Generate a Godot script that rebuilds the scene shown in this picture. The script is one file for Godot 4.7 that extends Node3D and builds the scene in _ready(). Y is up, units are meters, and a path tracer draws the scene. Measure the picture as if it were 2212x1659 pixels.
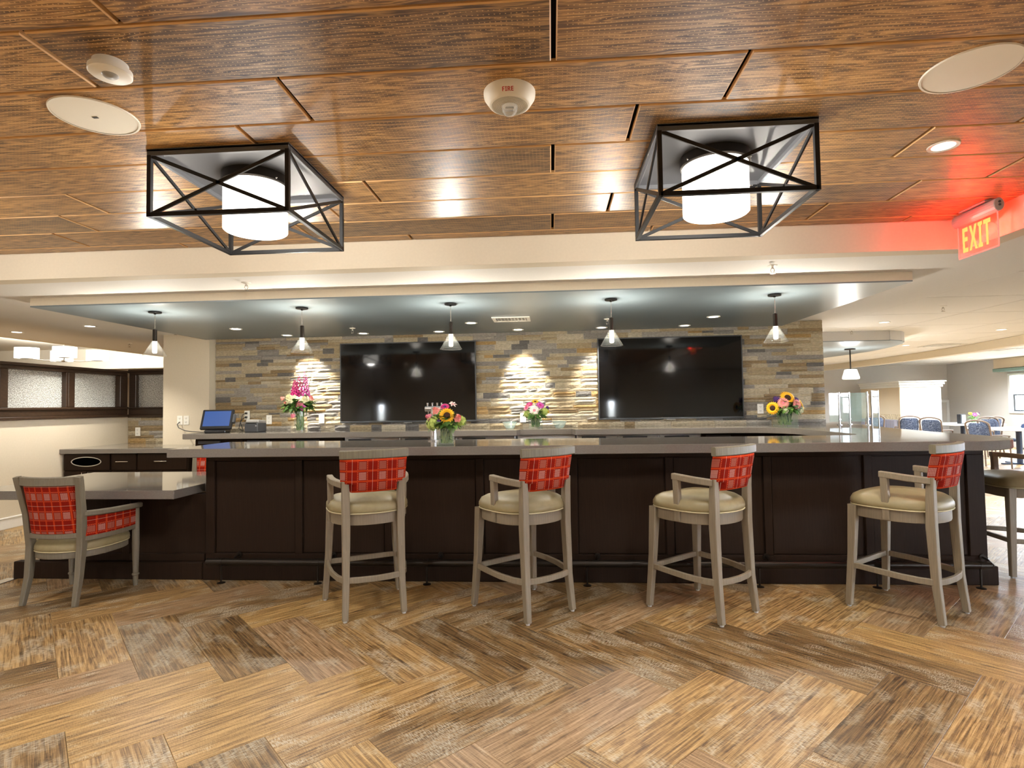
extends Node3D

var M := {}
var used := {}
var rng := RandomNumberGenerator.new()

# ------------------------------------------------------------------ node helpers
func put(o: Node, called: String, parent: Node) -> void:
	var key := "%d/%s" % [parent.get_instance_id(), called]
	var n: int = used.get(key, 0)
	used[key] = n + 1
	o.name = called if n == 0 else "%s_%03d" % [called, n]
	parent.add_child(o, true)

func tag(o: Node, label: String, category: String, group := "") -> Node:
	o.set_meta("label", label)
	o.set_meta("category", category)
	if group != "":
		o.set_meta("group", group)
	return o

func thing(called: String, label: String, category: String, at := Vector3.ZERO, turn := 0.0, group := "") -> Node3D:
	var o := Node3D.new()
	put(o, called, self)
	o.position = at
	o.rotation.y = turn
	tag(o, label, category, group)
	return o

func copy(o: Node3D, called: String, label: String, at: Vector3, turn := 0.0) -> Node3D:
	var c: Node3D = o.duplicate()
	put(c, called, self)
	c.position = at
	c.rotation.y = turn
	c.set_meta("label", label)
	return c

func tool() -> SurfaceTool:
	var s := SurfaceTool.new()
	s.begin(Mesh.PRIMITIVE_TRIANGLES)
	return s

func obj(called: String, s: SurfaceTool, m: Material, parent: Node = self) -> MeshInstance3D:
	var o := MeshInstance3D.new()
	o.mesh = s.commit()
	o.material_override = m
	put(o, called, parent)
	return o

func inst(called: String, mesh: Mesh, m: Material, parent: Node, xf := Transform3D.IDENTITY) -> MeshInstance3D:
	var o := MeshInstance3D.new()
	o.mesh = mesh
	if m != null:
		o.material_override = m
	put(o, called, parent)
	o.transform = xf
	return o

func struct(called: String, s: SurfaceTool, m: Material, label := "", parent: Node = self) -> MeshInstance3D:
	var o := obj(called, s, m, parent)
	if parent == self:
		o.set_meta("kind", "structure")
		o.set_meta("label", label)
		o.set_meta("category", called.get_slice("_", 0))
	return o

# ------------------------------------------------------------------ shape helpers
func tri(s: SurfaceTool, a: Vector3, b: Vector3, c: Vector3, out: Vector3) -> void:
	var n := (b - a).cross(c - a)
	if n.length() < 1e-12:
		return
	if n.dot(out) < 0:
		var t := b
		b = c
		c = t
		n = -n
	n = n.normalized()
	for p: Vector3 in [a, c, b]:
		s.set_normal(n)
		s.set_uv(flat_uv(p, n))
		s.add_vertex(p)

func flat_uv(p: Vector3, n: Vector3) -> Vector2:
	var m := n.abs()
	if m.y >= m.x and m.y >= m.z:
		return Vector2(p.x, p.z)
	if m.x >= m.z:
		return Vector2(p.z, -p.y)
	return Vector2(p.x, -p.y)

func quad(s: SurfaceTool, a: Vector3, b: Vector3, c: Vector3, d: Vector3, out: Vector3) -> void:
	tri(s, a, b, c, out)
	tri(s, a, c, d, out)

# a quad with its own corner normals and uvs
func fquad(s: SurfaceTool, p: Array, n: Array, u: Array) -> void:
	var fn: Vector3 = (p[1] - p[0]).cross(p[2] - p[0]) + (p[2] - p[0]).cross(p[3] - p[0])
	var sum: Vector3 = n[0] + n[1] + n[2] + n[3]
	var order := [0, 2, 1, 0, 3, 2] if fn.dot(sum) >= 0 else [0, 1, 2, 0, 2, 3]
	for k: int in order:
		s.set_normal(n[k])
		s.set_uv(u[k])
		s.add_vertex(p[k])

func box(s: SurfaceTool, c: Vector3, size: Vector3, bev := 0.0, basis := Basis.IDENTITY) -> void:
	var h := size * 0.5
	bev = minf(bev, minf(h.x, minf(h.y, h.z)) * 0.95)
	var P := func(ax: int, sg: Vector3) -> Vector3:
		var v := Vector3(sg.x * (h.x - bev), sg.y * (h.y - bev), sg.z * (h.z - bev))
		v[ax] = sg[ax] * h[ax]
		return c + basis * v
	for ax in 3:
		var i := (ax + 1) % 3
		var j := (ax + 2) % 3
		for g: float in [-1.0, 1.0]:
			var pts := []
			for e in [[-1, -1], [1, -1], [1, 1], [-1, 1]]:
				var sg := Vector3.ZERO
				sg[ax] = g
				sg[i] = e[0]
				sg[j] = e[1]
				pts.append(P.call(ax, sg))
			var out := Vector3.ZERO
			out[ax] = g
			quad(s, pts[0], pts[1], pts[2], pts[3], basis * out)
	if bev <= 0.0:
		return
	for k in 3:
		var i := (k + 1) % 3
		var j := (k + 2) % 3
		for e in [[-1, -1], [1, -1], [1, 1], [-1, 1]]:
			var lo := Vector3.ZERO
			lo[i] = e[0]
			lo[j] = e[1]
			var hi := lo
			lo[k] = -1
			hi[k] = 1
			var out := Vector3.ZERO
			out[i] = e[0]
			out[j] = e[1]
			quad(s, P.call(i, lo), P.call(i, hi), P.call(j, hi), P.call(j, lo), basis * out)
	for x: float in [-1.0, 1.0]:
		for y: float in [-1.0, 1.0]:
			for z: float in [-1.0, 1.0]:
				var sg := Vector3(x, y, z)
				tri(s, P.call(0, sg), P.call(1, sg), P.call(2, sg), basis * sg)

func bx(s: SurfaceTool, x0: float, x1: float, y0: float, y1: float, z0: float, z1: float, bev := 0.0) -> void:
	box(s, Vector3(x0 + x1, y0 + y1, z0 + z1) * 0.5, Vector3(absf(x1 - x0), absf(y1 - y0), absf(z1 - z0)), bev)

# rings: Array of Array[Vector3]; closed round; capped ends
func loft(s: SurfaceTool, rings: Array, smooth := false, cap := true, closed := true) -> void:
	var m: int = rings[0].size()
	var cen := []
	for r: Array in rings:
		var c := Vector3.ZERO
		for p: Vector3 in r:
			c += p
		cen.append(c / m)
	var norms := []
	var last := m if closed else m - 1
	if smooth:
		for i in rings.size():
			var row := []
			for j in m:
				var jm: int = (j - 1 + m) % m if closed else maxi(j - 1, 0)
				var jp: int = (j + 1) % m if closed else mini(j + 1, m - 1)
				var du: Vector3 = rings[i][jp] - rings[i][jm]
				var dv: Vector3 = rings[mini(i + 1, rings.size() - 1)][j] - rings[maxi(i - 1, 0)][j]
				var n := du.cross(dv)
				var out: Vector3 = rings[i][j] - cen[i]
				if n.length() < 1e-12:
					n = out if out.length() > 1e-9 else Vector3.UP
				if n.dot(out) < 0:
					n = -n
				row.append(n.normalized())
			norms.append(row)
	for i in rings.size() - 1:
		for j in last:
			var k := (j + 1) % m
			var a: Vector3 = rings[i][j]
			var b: Vector3 = rings[i][k]
			var c: Vector3 = rings[i + 1][k]
			var d: Vector3 = rings[i + 1][j]
			if smooth:
				fquad(s, [a, b, c, d], [norms[i][j], norms[i][k], norms[i + 1][k], norms[i + 1][j]], [Vector2(float(j) / m, i), Vector2(float(j + 1) / m, i), Vector2(float(j + 1) / m, i + 1), Vector2(float(j) / m, i + 1)])
			else:
				var mid := (a + b + c + d) * 0.25
				quad(s, a, b, c, d, mid - (cen[i] + cen[i + 1]) * 0.5)
	if cap and closed:
		for e in [0, rings.size() - 1]:
			var r: Array = rings[e]
			var inner: Vector3 = cen[1] if e == 0 else cen[rings.size() - 2]
			for j in range(1, m - 1):
				tri(s, r[0], r[j], r[j + 1], cen[e] - inner)

func lathe(s: SurfaceTool, at: Vector3, prof: Array, seg := 24, smooth := true, basis := Basis.IDENTITY, cap := true) -> void:
	var rings := []
	for p: Vector2 in prof:
		var r := []
		for k in seg:
			var a := TAU * k / seg
			r.append(at + basis * Vector3(cos(a) * p.x, p.y, sin(a) * p.x))
		rings.append(r)
	if not smooth:
		loft(s, rings, false, cap)
		return
	# smooth round, sharp where the profile turns by much
	for i in prof.size() - 1:
		var d0: Vector2 = prof[i + 1] - prof[i]
		var na := Vector2(d0.y, -d0.x).normalized()
		var n0 := na
		var n1 := na
		if i > 0:
			var d: Vector2 = prof[i] - prof[i - 1]
			var nb := Vector2(d.y, -d.x).normalized()
			if nb.dot(na) > 0.75:
				n0 = (na + nb).normalized()
		if i < prof.size() - 2:
			var d: Vector2 = prof[i + 2] - prof[i + 1]
			var nb := Vector2(d.y, -d.x).normalized()
			if nb.dot(na) > 0.75:
				n1 = (na + nb).normalized()
		for k in seg:
			var a := TAU * k / seg
			var b := TAU * (k + 1) / seg
			var kk := (k + 1) % seg
			var va := Vector3(cos(a), 0, sin(a))
			var vb := Vector3(cos(b), 0, sin(b))
			fquad(s, [rings[i][k], rings[i][kk], rings[i + 1][kk], rings[i + 1][k]],
				[basis * (va * n0.x + Vector3.UP * n0.y), basis * (vb * n0.x + Vector3.UP * n0.y), basis * (vb * n1.x + Vector3.UP * n1.y), basis * (va * n1.x + Vector3.UP * n1.y)],
				[Vector2(float(k) / seg, float(i)), Vector2(float(k + 1) / seg, float(i)), Vector2(float(k + 1) / seg, i + 1.0), Vector2(float(k) / seg, i + 1.0)])

func tube(s: SurfaceTool, pts: Array, r: float, seg := 8, ends := true, rend := -1.0) -> void:
	var rings := []
	var up := Vector3.UP
	for i in pts.size():
		var d: Vector3 = (pts[mini(i + 1, pts.size() - 1)] - pts[maxi(i - 1, 0)]).normalized()
		if absf(d.dot(up)) > 0.95:
			up = Vector3.RIGHT if absf(d.x) < 0.9 else Vector3.FORWARD
		var x := d.cross(up).normalized()
		var y := x.cross(d).normalized()
		up = y
		var rr := r if rend < 0 else lerpf(r, rend, float(i) / (pts.size() - 1))
		var ring := []
		for k in seg:
			var a := TAU * k / seg
			ring.append(pts[i] + (x * cos(a) + y * sin(a)) * rr)
		rings.append(ring)
	loft(s, rings, true, ends)

# a bar of chamfered rectangular section along a path; half sizes (hx, hz) per point; section axes given by side
func bar(s: SurfaceTool, pts: Array, hw: Array, hh: Array, side: Vector3, ch := 0.004) -> void:
	var rings := []
	for i in pts.size():
		var d: Vector3 = (pts[mini(i + 1, pts.size() - 1)] - pts[maxi(i - 1, 0)]).normalized()
		var x := (side - d * side.dot(d)).normalized()
		var y := d.cross(x).normalized()
		var w: float = hw[i] if hw.size() > 1 else hw[0]
		var h: float = hh[i] if hh.size() > 1 else hh[0]
		var ring := []
		for e in [[1, 1, -ch, 0], [1, 1, 0, -ch], [1, -1, 0, ch], [1, -1, -ch, 0], [-1, -1, ch, 0], [-1, -1, 0, ch], [-1, 1, 0, -ch], [-1, 1, ch, 0]]:
			ring.append(pts[i] + x * (e[0] * w + e[2]) + y * (e[1] * h + e[3]))
		rings.append(ring)
	loft(s, rings, false, true)

# a flat-sided bar whose section stays upright (for curved rails in plan): half thickness t, height y0..y1
func rail(s: SurfaceTool, pts: Array, t: float, y0: Array, y1: Array, ch := 0.004) -> void:
	var rings := []
	for i in pts.size():
		var d: Vector3 = pts[mini(i + 1, pts.size() - 1)] - pts[maxi(i - 1, 0)]
		d.y = 0
		var n := Vector3(-d.z, 0, d.x).normalized()
		var p: Vector3 = pts[i]
		p.y = 0
		var a: float = y0[i] if y0.size() > 1 else y0[0]
		var b: float = y1[i] if y1.size() > 1 else y1[0]
		rings.append([p + n * t + Vector3.UP * (a + ch), p + n * t + Vector3.UP * (b - ch), p + n * (t - ch) + Vector3.UP * b, p - n * (t - ch) + Vector3.UP * b, p - n * t + Vector3.UP * (b - ch), p - n * t + Vector3.UP * (a + ch), p - n * (t - ch) + Vector3.UP * a, p + n * (t - ch) + Vector3.UP * a])
	loft(s, rings, false, true)

# polygon in plan (x, z) drawn out from y0 to y1 with a small chamfer at the top
func slab(s: SurfaceTool, poly: PackedVector2Array, y0: float, y1: float, b := 0.0, bottom_b := 0.0) -> void:
	if Geometry2D.is_polygon_clockwise(poly):
		poly.reverse()
	var n := poly.size()
	var inset := func(d: float) -> PackedVector2Array:
		var r := PackedVector2Array()
		for i in n:
			var e0 := (poly[i] - poly[(i - 1 + n) % n]).normalized()
			var e1 := (poly[(i + 1) % n] - poly[i]).normalized()
			var n0 := Vector2(-e0.y, e0.x)
			var n1 := Vector2(-e1.y, e1.x)
			var m := n0 + n1
			r.append(poly[i] + m * (d / maxf(0.3, 1.0 + n0.dot(n1))))
		return r
	var top: PackedVector2Array = inset.call(b)
	var low: PackedVector2Array = inset.call(bottom_b)
	var levels := [[low, y0], [poly, y0 + bottom_b], [poly, y1 - b], [top, y1]]
	for l in 3:
		for i in n:
			var k := (i + 1) % n
			var A: PackedVector2Array = levels[l][0]
			var B: PackedVector2Array = levels[l + 1][0]
			if levels[l + 1][1] - levels[l][1] < 1e-6:
				continue
			var e := poly[k] - poly[i]
			var out := Vector3(e.y, 0.02 * (l - 1), -e.x)
			quad(s, Vector3(A[i].x, levels[l][1], A[i].y), Vector3(A[k].x, levels[l][1], A[k].y), Vector3(B[k].x, levels[l + 1][1], B[k].y), Vector3(B[i].x, levels[l + 1][1], B[i].y), out)
	for e in [[top, y1, Vector3.UP], [low, y0, Vector3.DOWN]]:
		var P: PackedVector2Array = e[0]
		var t := Geometry2D.triangulate_polygon(P)
		for i in range(0, t.size(), 3):
			tri(s, Vector3(P[t[i]].x, e[1], P[t[i]].y), Vector3(P[t[i + 1]].x, e[1], P[t[i + 1]].y), Vector3(P[t[i + 2]].x, e[1], P[t[i + 2]].y), e[2])

func ball(s: SurfaceTool, c: Vector3, r: Vector3, seg := 10, rows := 6, basis := Basis.IDENTITY) -> void:
	var prev := []
	for i in rows + 1:
		var t := PI * i / rows
		var ring := []
		for k in seg:
			var a := TAU * k / seg
			ring.append(Vector3(cos(a) * sin(t), cos(t), sin(a) * sin(t)))
		if i > 0:
			for k in seg:
				var kk := (k + 1) % seg
				var p := []
				var n := []
				for e: Vector3 in [prev[k], prev[kk], ring[kk], ring[k]]:
					p.append(c + basis * (e * r))
					n.append((basis * (e / r)).normalized())
				fquad(s, p, n, [Vector2.ZERO, Vector2.ZERO, Vector2.ZERO, Vector2.ZERO])
		prev = ring

# ------------------------------------------------------------------ textures and materials
func nimg(w: int, h: int, sx: int, sy: int, sd: int, freq: float, octaves := 4, warp := 0.0) -> PackedByteArray:
	var f := FastNoiseLite.new()
	f.seed = sd
	f.noise_type = FastNoiseLite.TYPE_SIMPLEX_SMOOTH
	f.frequency = freq
	f.fractal_octaves = octaves
	if warp > 0:
		f.domain_warp_enabled = true
		f.domain_warp_amplitude = warp
		f.domain_warp_frequency = freq * 0.7
	var im := f.get_image(maxi(4, w / sx), maxi(4, h / sy), false, false, true)
	im.resize(w, h, Image.INTERPOLATE_CUBIC)
	im.convert(Image.FORMAT_L8)
	return im.get_data()

func lut(stops: Array) -> PackedByteArray:
	var g := PackedByteArray()
	g.resize(768)
	for i in 256:
		var t := i / 255.0
		var k := 0
		while k < stops.size() - 2 and t > stops[k + 1][0]:
			k += 1
		var u := clampf((t - stops[k][0]) / (stops[k + 1][0] - stops[k][0]), 0, 1)
		var c: Color = stops[k][1].lerp(stops[k + 1][1], u)
		g[i * 3] = c.r8
		g[i * 3 + 1] = c.g8
		g[i * 3 + 2] = c.b8
	return g

func c8(r: int, g: int, b: int) -> Color:
	return Color(r / 255.0, g / 255.0, b / 255.0)

# walnut veneer with figure along x; rows of perforations
func ceiling_texture(sd: int, stops: Array) -> ImageTexture:
	var w := 1536
	var h := 288
	var fig := nimg(w, h, 12, 1, sd, 0.013, 3, 26.0)
	var fine := nimg(w, h, 40, 1, sd + 7, 0.26, 2)
	var mid := nimg(w, h, 28, 1, sd + 13, 0.045, 3, 14.0)
	var table := lut(stops)
	var data := PackedByteArray()
	data.resize(w * h * 3)
	for i in w * h:
		var f := fig[i] / 255.0
		var band := 0.5 + 0.5 * sin(f * 34.0)
		var v := 0.5 * band + 0.4 * mid[i] / 255.0 + 0.13 * fine[i] / 255.0
		var k := clampi(int(v * 255.0), 0, 255) * 3
		data[i * 3] = table[k]
		data[i * 3 + 1] = table[k + 1]
		data[i * 3 + 2] = table[k + 2]
	var im := Image.create_from_data(w, h, false, Image.FORMAT_RGB8, data)
	for p in hole_spots(w, h):
		dot(im, p, 2.3, c8(214, 172, 118))
	return ImageTexture.create_from_image(im)

func hole_spots(w: int, h: int) -> Array:
	var out := []
	var nx := 94
	var ny := 15
	for i in nx:
		for j in ny:
			out.append(Vector2((0.035 + (1.755 * i) / (nx - 1)) / 1.825 * w, (0.032 + (0.276 * j) / (ny - 1)) / 0.34 * h))
	return out

func dot(im: Image, p: Vector2, r: float, c: Color) -> void:
	for y in range(int(p.y - r), int(p.y + r) + 2):
		for x in range(int(p.x - r), int(p.x + r) + 2):
			if x >= 0 and y >= 0 and x < im.get_width() and y < im.get_height():
				var d := Vector2(x + 0.5, y + 0.5).distance_to(p)
				if d < r:
					im.set_pixel(x, y, im.get_pixel(x, y).lerp(c, clampf(r - d, 0, 1)))

func floor_texture(sd: int, warm: Array, pale: float) -> ImageTexture:
	var w := 1024
	var h := 344
	var grain := nimg(w, h, 30, 1, sd, 0.05, 4, 8.0)
	var fine := nimg(w, h, 40, 1, sd + 3, 0.25, 2)
	var saw := nimg(w, h, 2, 12, sd + 5, 0.35, 2)
	var patch := nimg(w, h, 2, 1, sd + 9, 0.006, 4, 30.0)
	var blot := nimg(w, h, 3, 1, sd + 11, 0.012, 3, 20.0)
	var table := lut(warm)
	var data := PackedByteArray()
	data.resize(w * h * 3)
	var cut := h * (0.3 + 0.4 * fmod(sd * 0.37, 1.0))
	var tone_a := 0.05 + 0.13 * fmod(sd * 0.61, 1.0)
	var tone_b := 0.05 + 0.13 * fmod(sd * 0.23, 1.0)
	for i in w * h:
		var g := grain[i] / 255.0
		var yy := i / w
		var v := 0.62 * (g - 0.5) + 0.5 * (fine[i] / 255.0 - 0.5) + 0.24 * (saw[i] / 255.0 - 0.5) + 0.44 + (tone_a if yy < cut else tone_b)
		v -= 0.35 * clampf(blot[i] / 255.0 * 3.2 - 2.25, 0.0, 0.6)
		var k := clampi(int(v * 255.0), 0, 255) * 3
		var wash := clampf((patch[i] / 255.0 - 0.5 + pale) * 3.0, 0.0, 1.0) * clampf((saw[i] / 255.0 - 0.28) * 2.6 * (0.6 + 0.6 * fine[i] / 255.0), 0.0, 1.0) * 0.92
		data[i * 3] = int(lerpf(table[k], 196, wash))
		data[i * 3 + 1] = int(lerpf(table[k + 1], 186, wash))
		data[i * 3 + 2] = int(lerpf(table[k + 2], 166, wash))
	return ImageTexture.create_from_image(Image.create_from_data(w, h, false, Image.FORMAT_RGB8, data))

func grey_texture(w: int, h: int, sx: int, sy: int, sd: int, freq: float, lo: float, hi: float, oct := 4, warp := 0.0) -> ImageTexture:
	var n := nimg(w, h, sx, sy, sd, freq, oct, warp)
	for i in n.size():
		n[i] = int(255.0 * lerpf(lo, hi, n[i] / 255.0))
	return ImageTexture.create_from_image(Image.create_from_data(w, h, false, Image.FORMAT_L8, n))

func speckle_texture(sd: int, base: Color, marks: Array, n: int, rmax: float) -> ImageTexture:
	var im := Image.create(512, 512, false, Image.FORMAT_RGB8)
	im.fill(base)
	var r := RandomNumberGenerator.new()
	r.seed = sd
	for i in n:
		dot(im, Vector2(r.randf() * 512, r.randf() * 512), r.randf_range(0.8, rmax), marks[r.randi() % marks.size()])
	return ImageTexture.create_from_image(im)

# red plaid cloth: columns of hatched squares between dark woven columns; one tile = 0.13 m x 0.14 m
func plaid_texture() -> ImageTexture:
	var n := 256
	var im := Image.create(n, n, false, Image.FORMAT_RGB8)
	im.fill(c8(198, 54, 26))
	# woven dark columns on both sides of a white line at u = 0.9
	for y in n:
		for x in n:
			var u := float(x) / n
			var v := fmod(float(y) / n * 2.0, 1.0)
			if (u > 0.62 or u < 0.1) and v > 0.14 and v < 0.92:
				var hatch := (x / 5) % 2 == 0 or (y / 9) % 2 == 0
				im.set_pixel(x, y, c8(178, 40, 24) if hatch else c8(96, 34, 24))
			elif v < 0.07 or v > 0.96:
				im.set_pixel(x, y, c8(232, 88, 40))
	im.fill_rect(Rect2i(int(0.855 * n), 0, 4, n), c8(232, 205, 192))
	im.fill_rect(Rect2i(int(0.62 * n), 0, 3, n), c8(232, 92, 44))
	im.fill_rect(Rect2i(int(0.10 * n), 0, 3, n), c8(232, 92, 44))
	for row in 2:
		var y0 := int((row * 0.5 + 0.075) * n)
		var sq := Rect2i(int(0.185 * n), y0, int(0.36 * n), int(0.375 * n))
		im.fill_rect(sq.grow(5), c8(150, 30, 22))
		for y in range(sq.position.y, sq.end.y):
			for x in range(sq.position.x, sq.end.x):
				var lx := x - sq.position.x
				var ly := y - sq.position.y
				var light := c8(236, 190, 180) if row == 0 else c8(206, 140, 120)
				im.set_pixel(x, y, c8(170, 66, 56) if lx % 11 < 3 or ly % 12 < 3 else light)
		for k in 5:
			for xx in [0.135, 0.59]:
				dot(im, Vector2(xx * n, (row * 0.5 + 0.09 + 0.086 * k) * n), 4.0, c8(244, 190, 170))
	return ImageTexture.create_from_image(im)

func mat(called: String, c: Color, rough := 0.6, metal := 0.0) -> StandardMaterial3D:
	var m := StandardMaterial3D.new()
	m.resource_name = called
	m.albedo_color = c
	m.roughness = rough
	m.metallic = metal
	M[called] = m
	return m

func triplanar(m: StandardMaterial3D, tex: Texture2D, scale: Vector3, world := true) -> void:
	m.albedo_texture = tex
	m.uv1_triplanar = true
	m.uv1_world_triplanar = world
	m.uv1_scale = scale

func glass(called: String, c: Color, alpha: float, rough := 0.02) -> StandardMaterial3D:
	var m := mat(called, Color(c, alpha), rough)
	m.transparency = BaseMaterial3D.TRANSPARENCY_ALPHA
	return m

func glow(called: String, c: Color, energy: float) -> StandardMaterial3D:
	var m := mat(called, c, 0.5)
	m.emission_enabled = true
	m.emission = c
	m.emission_energy_multiplier = energy
	return m

func make_materials() -> void:
	var plaster := grey_texture(256, 256, 1, 1, 3, 0.08, 0.98, 1.0)
	for e in [["beige_paint", c8(212, 200, 178)], ["white_ceiling_paint", c8(224, 221, 216)], ["hall_paint", c8(196, 191, 184)], ["cream_paint", c8(226, 219, 202)], ["white_trim", c8(232, 230, 225)], ["tan_paint", c8(196, 178, 150)]]:
		var m := mat(e[0], e[1], 0.75)
		triplanar(m, plaster, Vector3.ONE * 1.7)
	mat("canopy_paint", c8(112, 123, 128), 0.3)
	mat("dark_void", c8(16, 13, 11), 0.9)
	mat("hole_shade", c8(5, 5, 5), 1.0).metallic_specular = 0.0
	mat("tan_edge", c8(204, 162, 110), 0.6)
	var wood_a := [[0.0, c8(53, 35, 18)], [0.3, c8(105, 74, 41)], [0.6, c8(154, 114, 65)], [1.0, c8(203, 157, 97)]]
	var wood_b := [[0.0, c8(47, 32, 18)], [0.35, c8(96, 70, 41)], [0.65, c8(140, 105, 63)], [1.0, c8(189, 147, 92)]]
	var wood_c := [[0.0, c8(59, 40, 21)], [0.3, c8(117, 84, 46)], [0.6, c8(164, 122, 71)], [1.0, c8(212, 165, 103)]]
	var holes := Image.create(1536, 288, false, Image.FORMAT_L8)
	holes.fill(Color(0.36, 0.36, 0.36))
	for p in hole_spots(1536, 288):
		dot(holes, p, 2.3, Color(0.8, 0.8, 0.8))
	var rough := ImageTexture.create_from_image(holes)
	var n := 0
	for st: Array in [wood_a, wood_b, wood_c]:
		var m := mat("veneer_%d" % n, Color.WHITE, 1.0)
		m.albedo_texture = ceiling_texture(21 + n * 31, st)
		m.roughness_texture = rough
		m.roughness_texture_channel = BaseMaterial3D.TEXTURE_CHANNEL_RED
		n += 1
	var tan := [[0.0, c8(64, 46, 28)], [0.35, c8(122, 93, 57)], [0.6, c8(168, 134, 85)], [1.0, c8(212, 178, 126)]]
	var brown := [[0.0, c8(54, 39, 25)], [0.35, c8(104, 79, 48)], [0.6, c8(150, 118, 74)], [1.0, c8(198, 162, 112)]]
	var honey := [[0.0, c8(74, 53, 31)], [0.35, c8(138, 107, 63)], [0.6, c8(182, 147, 92)], [1.0, c8(220, 186, 132)]]
	var rosy := [[0.0, c8(72, 53, 38)], [0.35, c8(126, 98, 66)], [0.6, c8(166, 134, 96)], [1.0, c8(210, 176, 138)]]
	n = 0
	for e in [[tan, -0.05], [brown, 0.04], [honey, -0.16], [rosy, -0.1], [tan, 0.16], [brown, 0.2]]:
		var tone: float = [1.0, 0.86, 1.0, 0.93, 0.98, 0.9][n]
		var m := mat("plank_%d" % n, Color(tone, tone, tone), 0.42)
		m.albedo_texture = floor_texture(101 + n * 17, e[0], e[1])
		n += 1
	var grain := grey_texture(256, 256, 1, 12, 5, 0.09, 0.82, 1.0, 4, 6.0)
	var stool_wood := mat("weathered_wood", c8(142, 129, 107), 0.55)
	triplanar(stool_wood, grain, Vector3(9, 2.2, 9), false)
	var chair_wood := mat("grey_wood", c8(124, 116, 98), 0.5)
	triplanar(chair_wood, grain, Vector3(9, 2.2, 9), false)
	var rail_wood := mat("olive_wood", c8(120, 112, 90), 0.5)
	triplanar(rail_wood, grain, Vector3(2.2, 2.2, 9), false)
	var dark := mat("espresso_wood", c8(46, 33, 24), 0.5)
	dark.metallic_specular = 0.22
	triplanar(dark, grain, Vector3(7, 1.3, 7))
	var frame := mat("window_wood", c8(70, 50, 34), 0.4)
	triplanar(frame, grey_texture(256, 256, 12, 1, 8, 0.09, 0.6, 1.0, 4, 6.0), Vector3(1.5, 7, 7))
	var vinyl := mat("olive_vinyl", c8(146, 133, 97), 0.48)
	triplanar(vinyl, grey_texture(256, 256, 1, 1, 9, 0.02, 0.9, 1.0), Vector3.ONE * 3.0, false)
	mat("piping", c8(186, 174, 138), 0.5)
	var cloth := mat("red_plaid", c8(200, 186, 180), 0.9)
	cloth.albedo_texture = plaid_texture()
	cloth.metallic_specular = 0.2
	mat("glide", c8(190, 188, 184), 0.4)
	var quartz := mat("grey_quartz", Color.WHITE, 0.06)
	triplanar(quartz, speckle_texture(4, c8(118, 112, 105), [c8(100, 94, 88), c8(138, 132, 125), c8(108, 102, 95), c8(90, 85, 79)], 7000, 2.8), Vector3.ONE * 4.0)
	mat("bronze_metal", c8(46, 40, 34), 0.35, 0.7)
	mat("black_metal", c8(26, 25, 25), 0.42, 0.5)
	mat("plate_grey", c8(84, 84, 86), 0.38, 0.4)
	mat("steel", c8(200, 200, 202), 0.22, 0.95)
	mat("brushed_steel", c8(206, 206, 208), 0.34, 0.7)
	mat("nickel", c8(206, 200, 190), 0.25, 0.9)
	mat("black_plastic", c8(24, 24, 26), 0.35)
	mat("charcoal_plastic", c8(58, 60, 64), 0.45)
	mat("white_plastic", c8(234, 231, 222), 0.4)
	mat("cream_plastic", c8(224, 217, 200), 0.55)
	mat("cream_grey", c8(186, 178, 160), 0.6)  # darker cream for the strobe grille rings
	mat("grey_plastic", c8(150, 148, 144), 0.4)
	mat("slot_dark", c8(60, 58, 54), 0.6)
	mat("tv_glass", c8(7, 7, 8), 0.05)
	glow("blue_screen", c8(52, 104, 190), 0.42).albedo_color = c8(10, 20, 40)
	glass("clear_glass", c8(235, 245, 242), 0.06)
	glass("vase_glass", c8(170, 206, 186), 0.05)
	glass("pendant_glass", c8(226, 230, 224), 0.003)
	glass("green_glass", c8(190, 222, 216), 0.22)
	glass("strobe_glass", c8(238, 240, 240), 0.25)
	glow("drum_diffuser", c8(255, 250, 240), 2.6)
	glow("lamp_white", c8(255, 250, 240), 3.0)
	glow("pendant_tube", c8(255, 246, 226), 2.4)
	glow("shade_white", c8(255, 249, 238), 2.2)
	glow("exit_letters", c8(255, 190, 92), 0.95).albedo_color = c8(40, 24, 12)
	glow("exit_edge", c8(255, 96, 84), 1.3)
	var ep := glass("exit_panel", c8(255, 110, 100), 0.14)
	ep.emission_enabled = true
	ep.emission = c8(255, 48, 44)
	ep.emission_energy_multiplier = 0.14
	mat("fire_red", c8(176, 44, 34), 0.6)
	# obscure glass: a scattering sheet with a pebbled grain
	var obs := mat("obscure_glass", Color.WHITE, 0.35)
	var pebble := nimg(512, 512, 1, 1, 12, 0.09, 2)
	var body := PackedByteArray()
	body.resize(512 * 512 * 4)
	for i in 512 * 512:
		var g := clampf((pebble[i] / 255.0 - 0.3) * 2.2, 0.0, 1.0)
		var tone := int(lerpf(150.0, 250.0, g))
		body[i * 4] = tone
		body[i * 4 + 1] = tone
		body[i * 4 + 2] = tone
		body[i * 4 + 3] = int(lerpf(90.0, 190.0, g))
	obs.albedo_texture = ImageTexture.create_from_image(Image.create_from_data(512, 512, false, Image.FORMAT_RGBA8, body))
	obs.transparency = BaseMaterial3D.TRANSPARENCY_ALPHA
	obs.uv1_triplanar = true
	obs.uv1_world_triplanar = true
	obs.uv1_scale = Vector3.ONE * 1.6
	obs.backlight_enabled = true
	obs.backlight = Color(0.95, 0.97, 0.95)
	# ledger stone
	var st := grey_texture(512, 512, 2, 1, 31, 0.05, 0.7, 1.0, 5, 20.0)
	var relief := grey_texture(512, 512, 2, 1, 37, 0.04, 0.0, 1.0, 5, 20.0)
	n = 0
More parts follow.
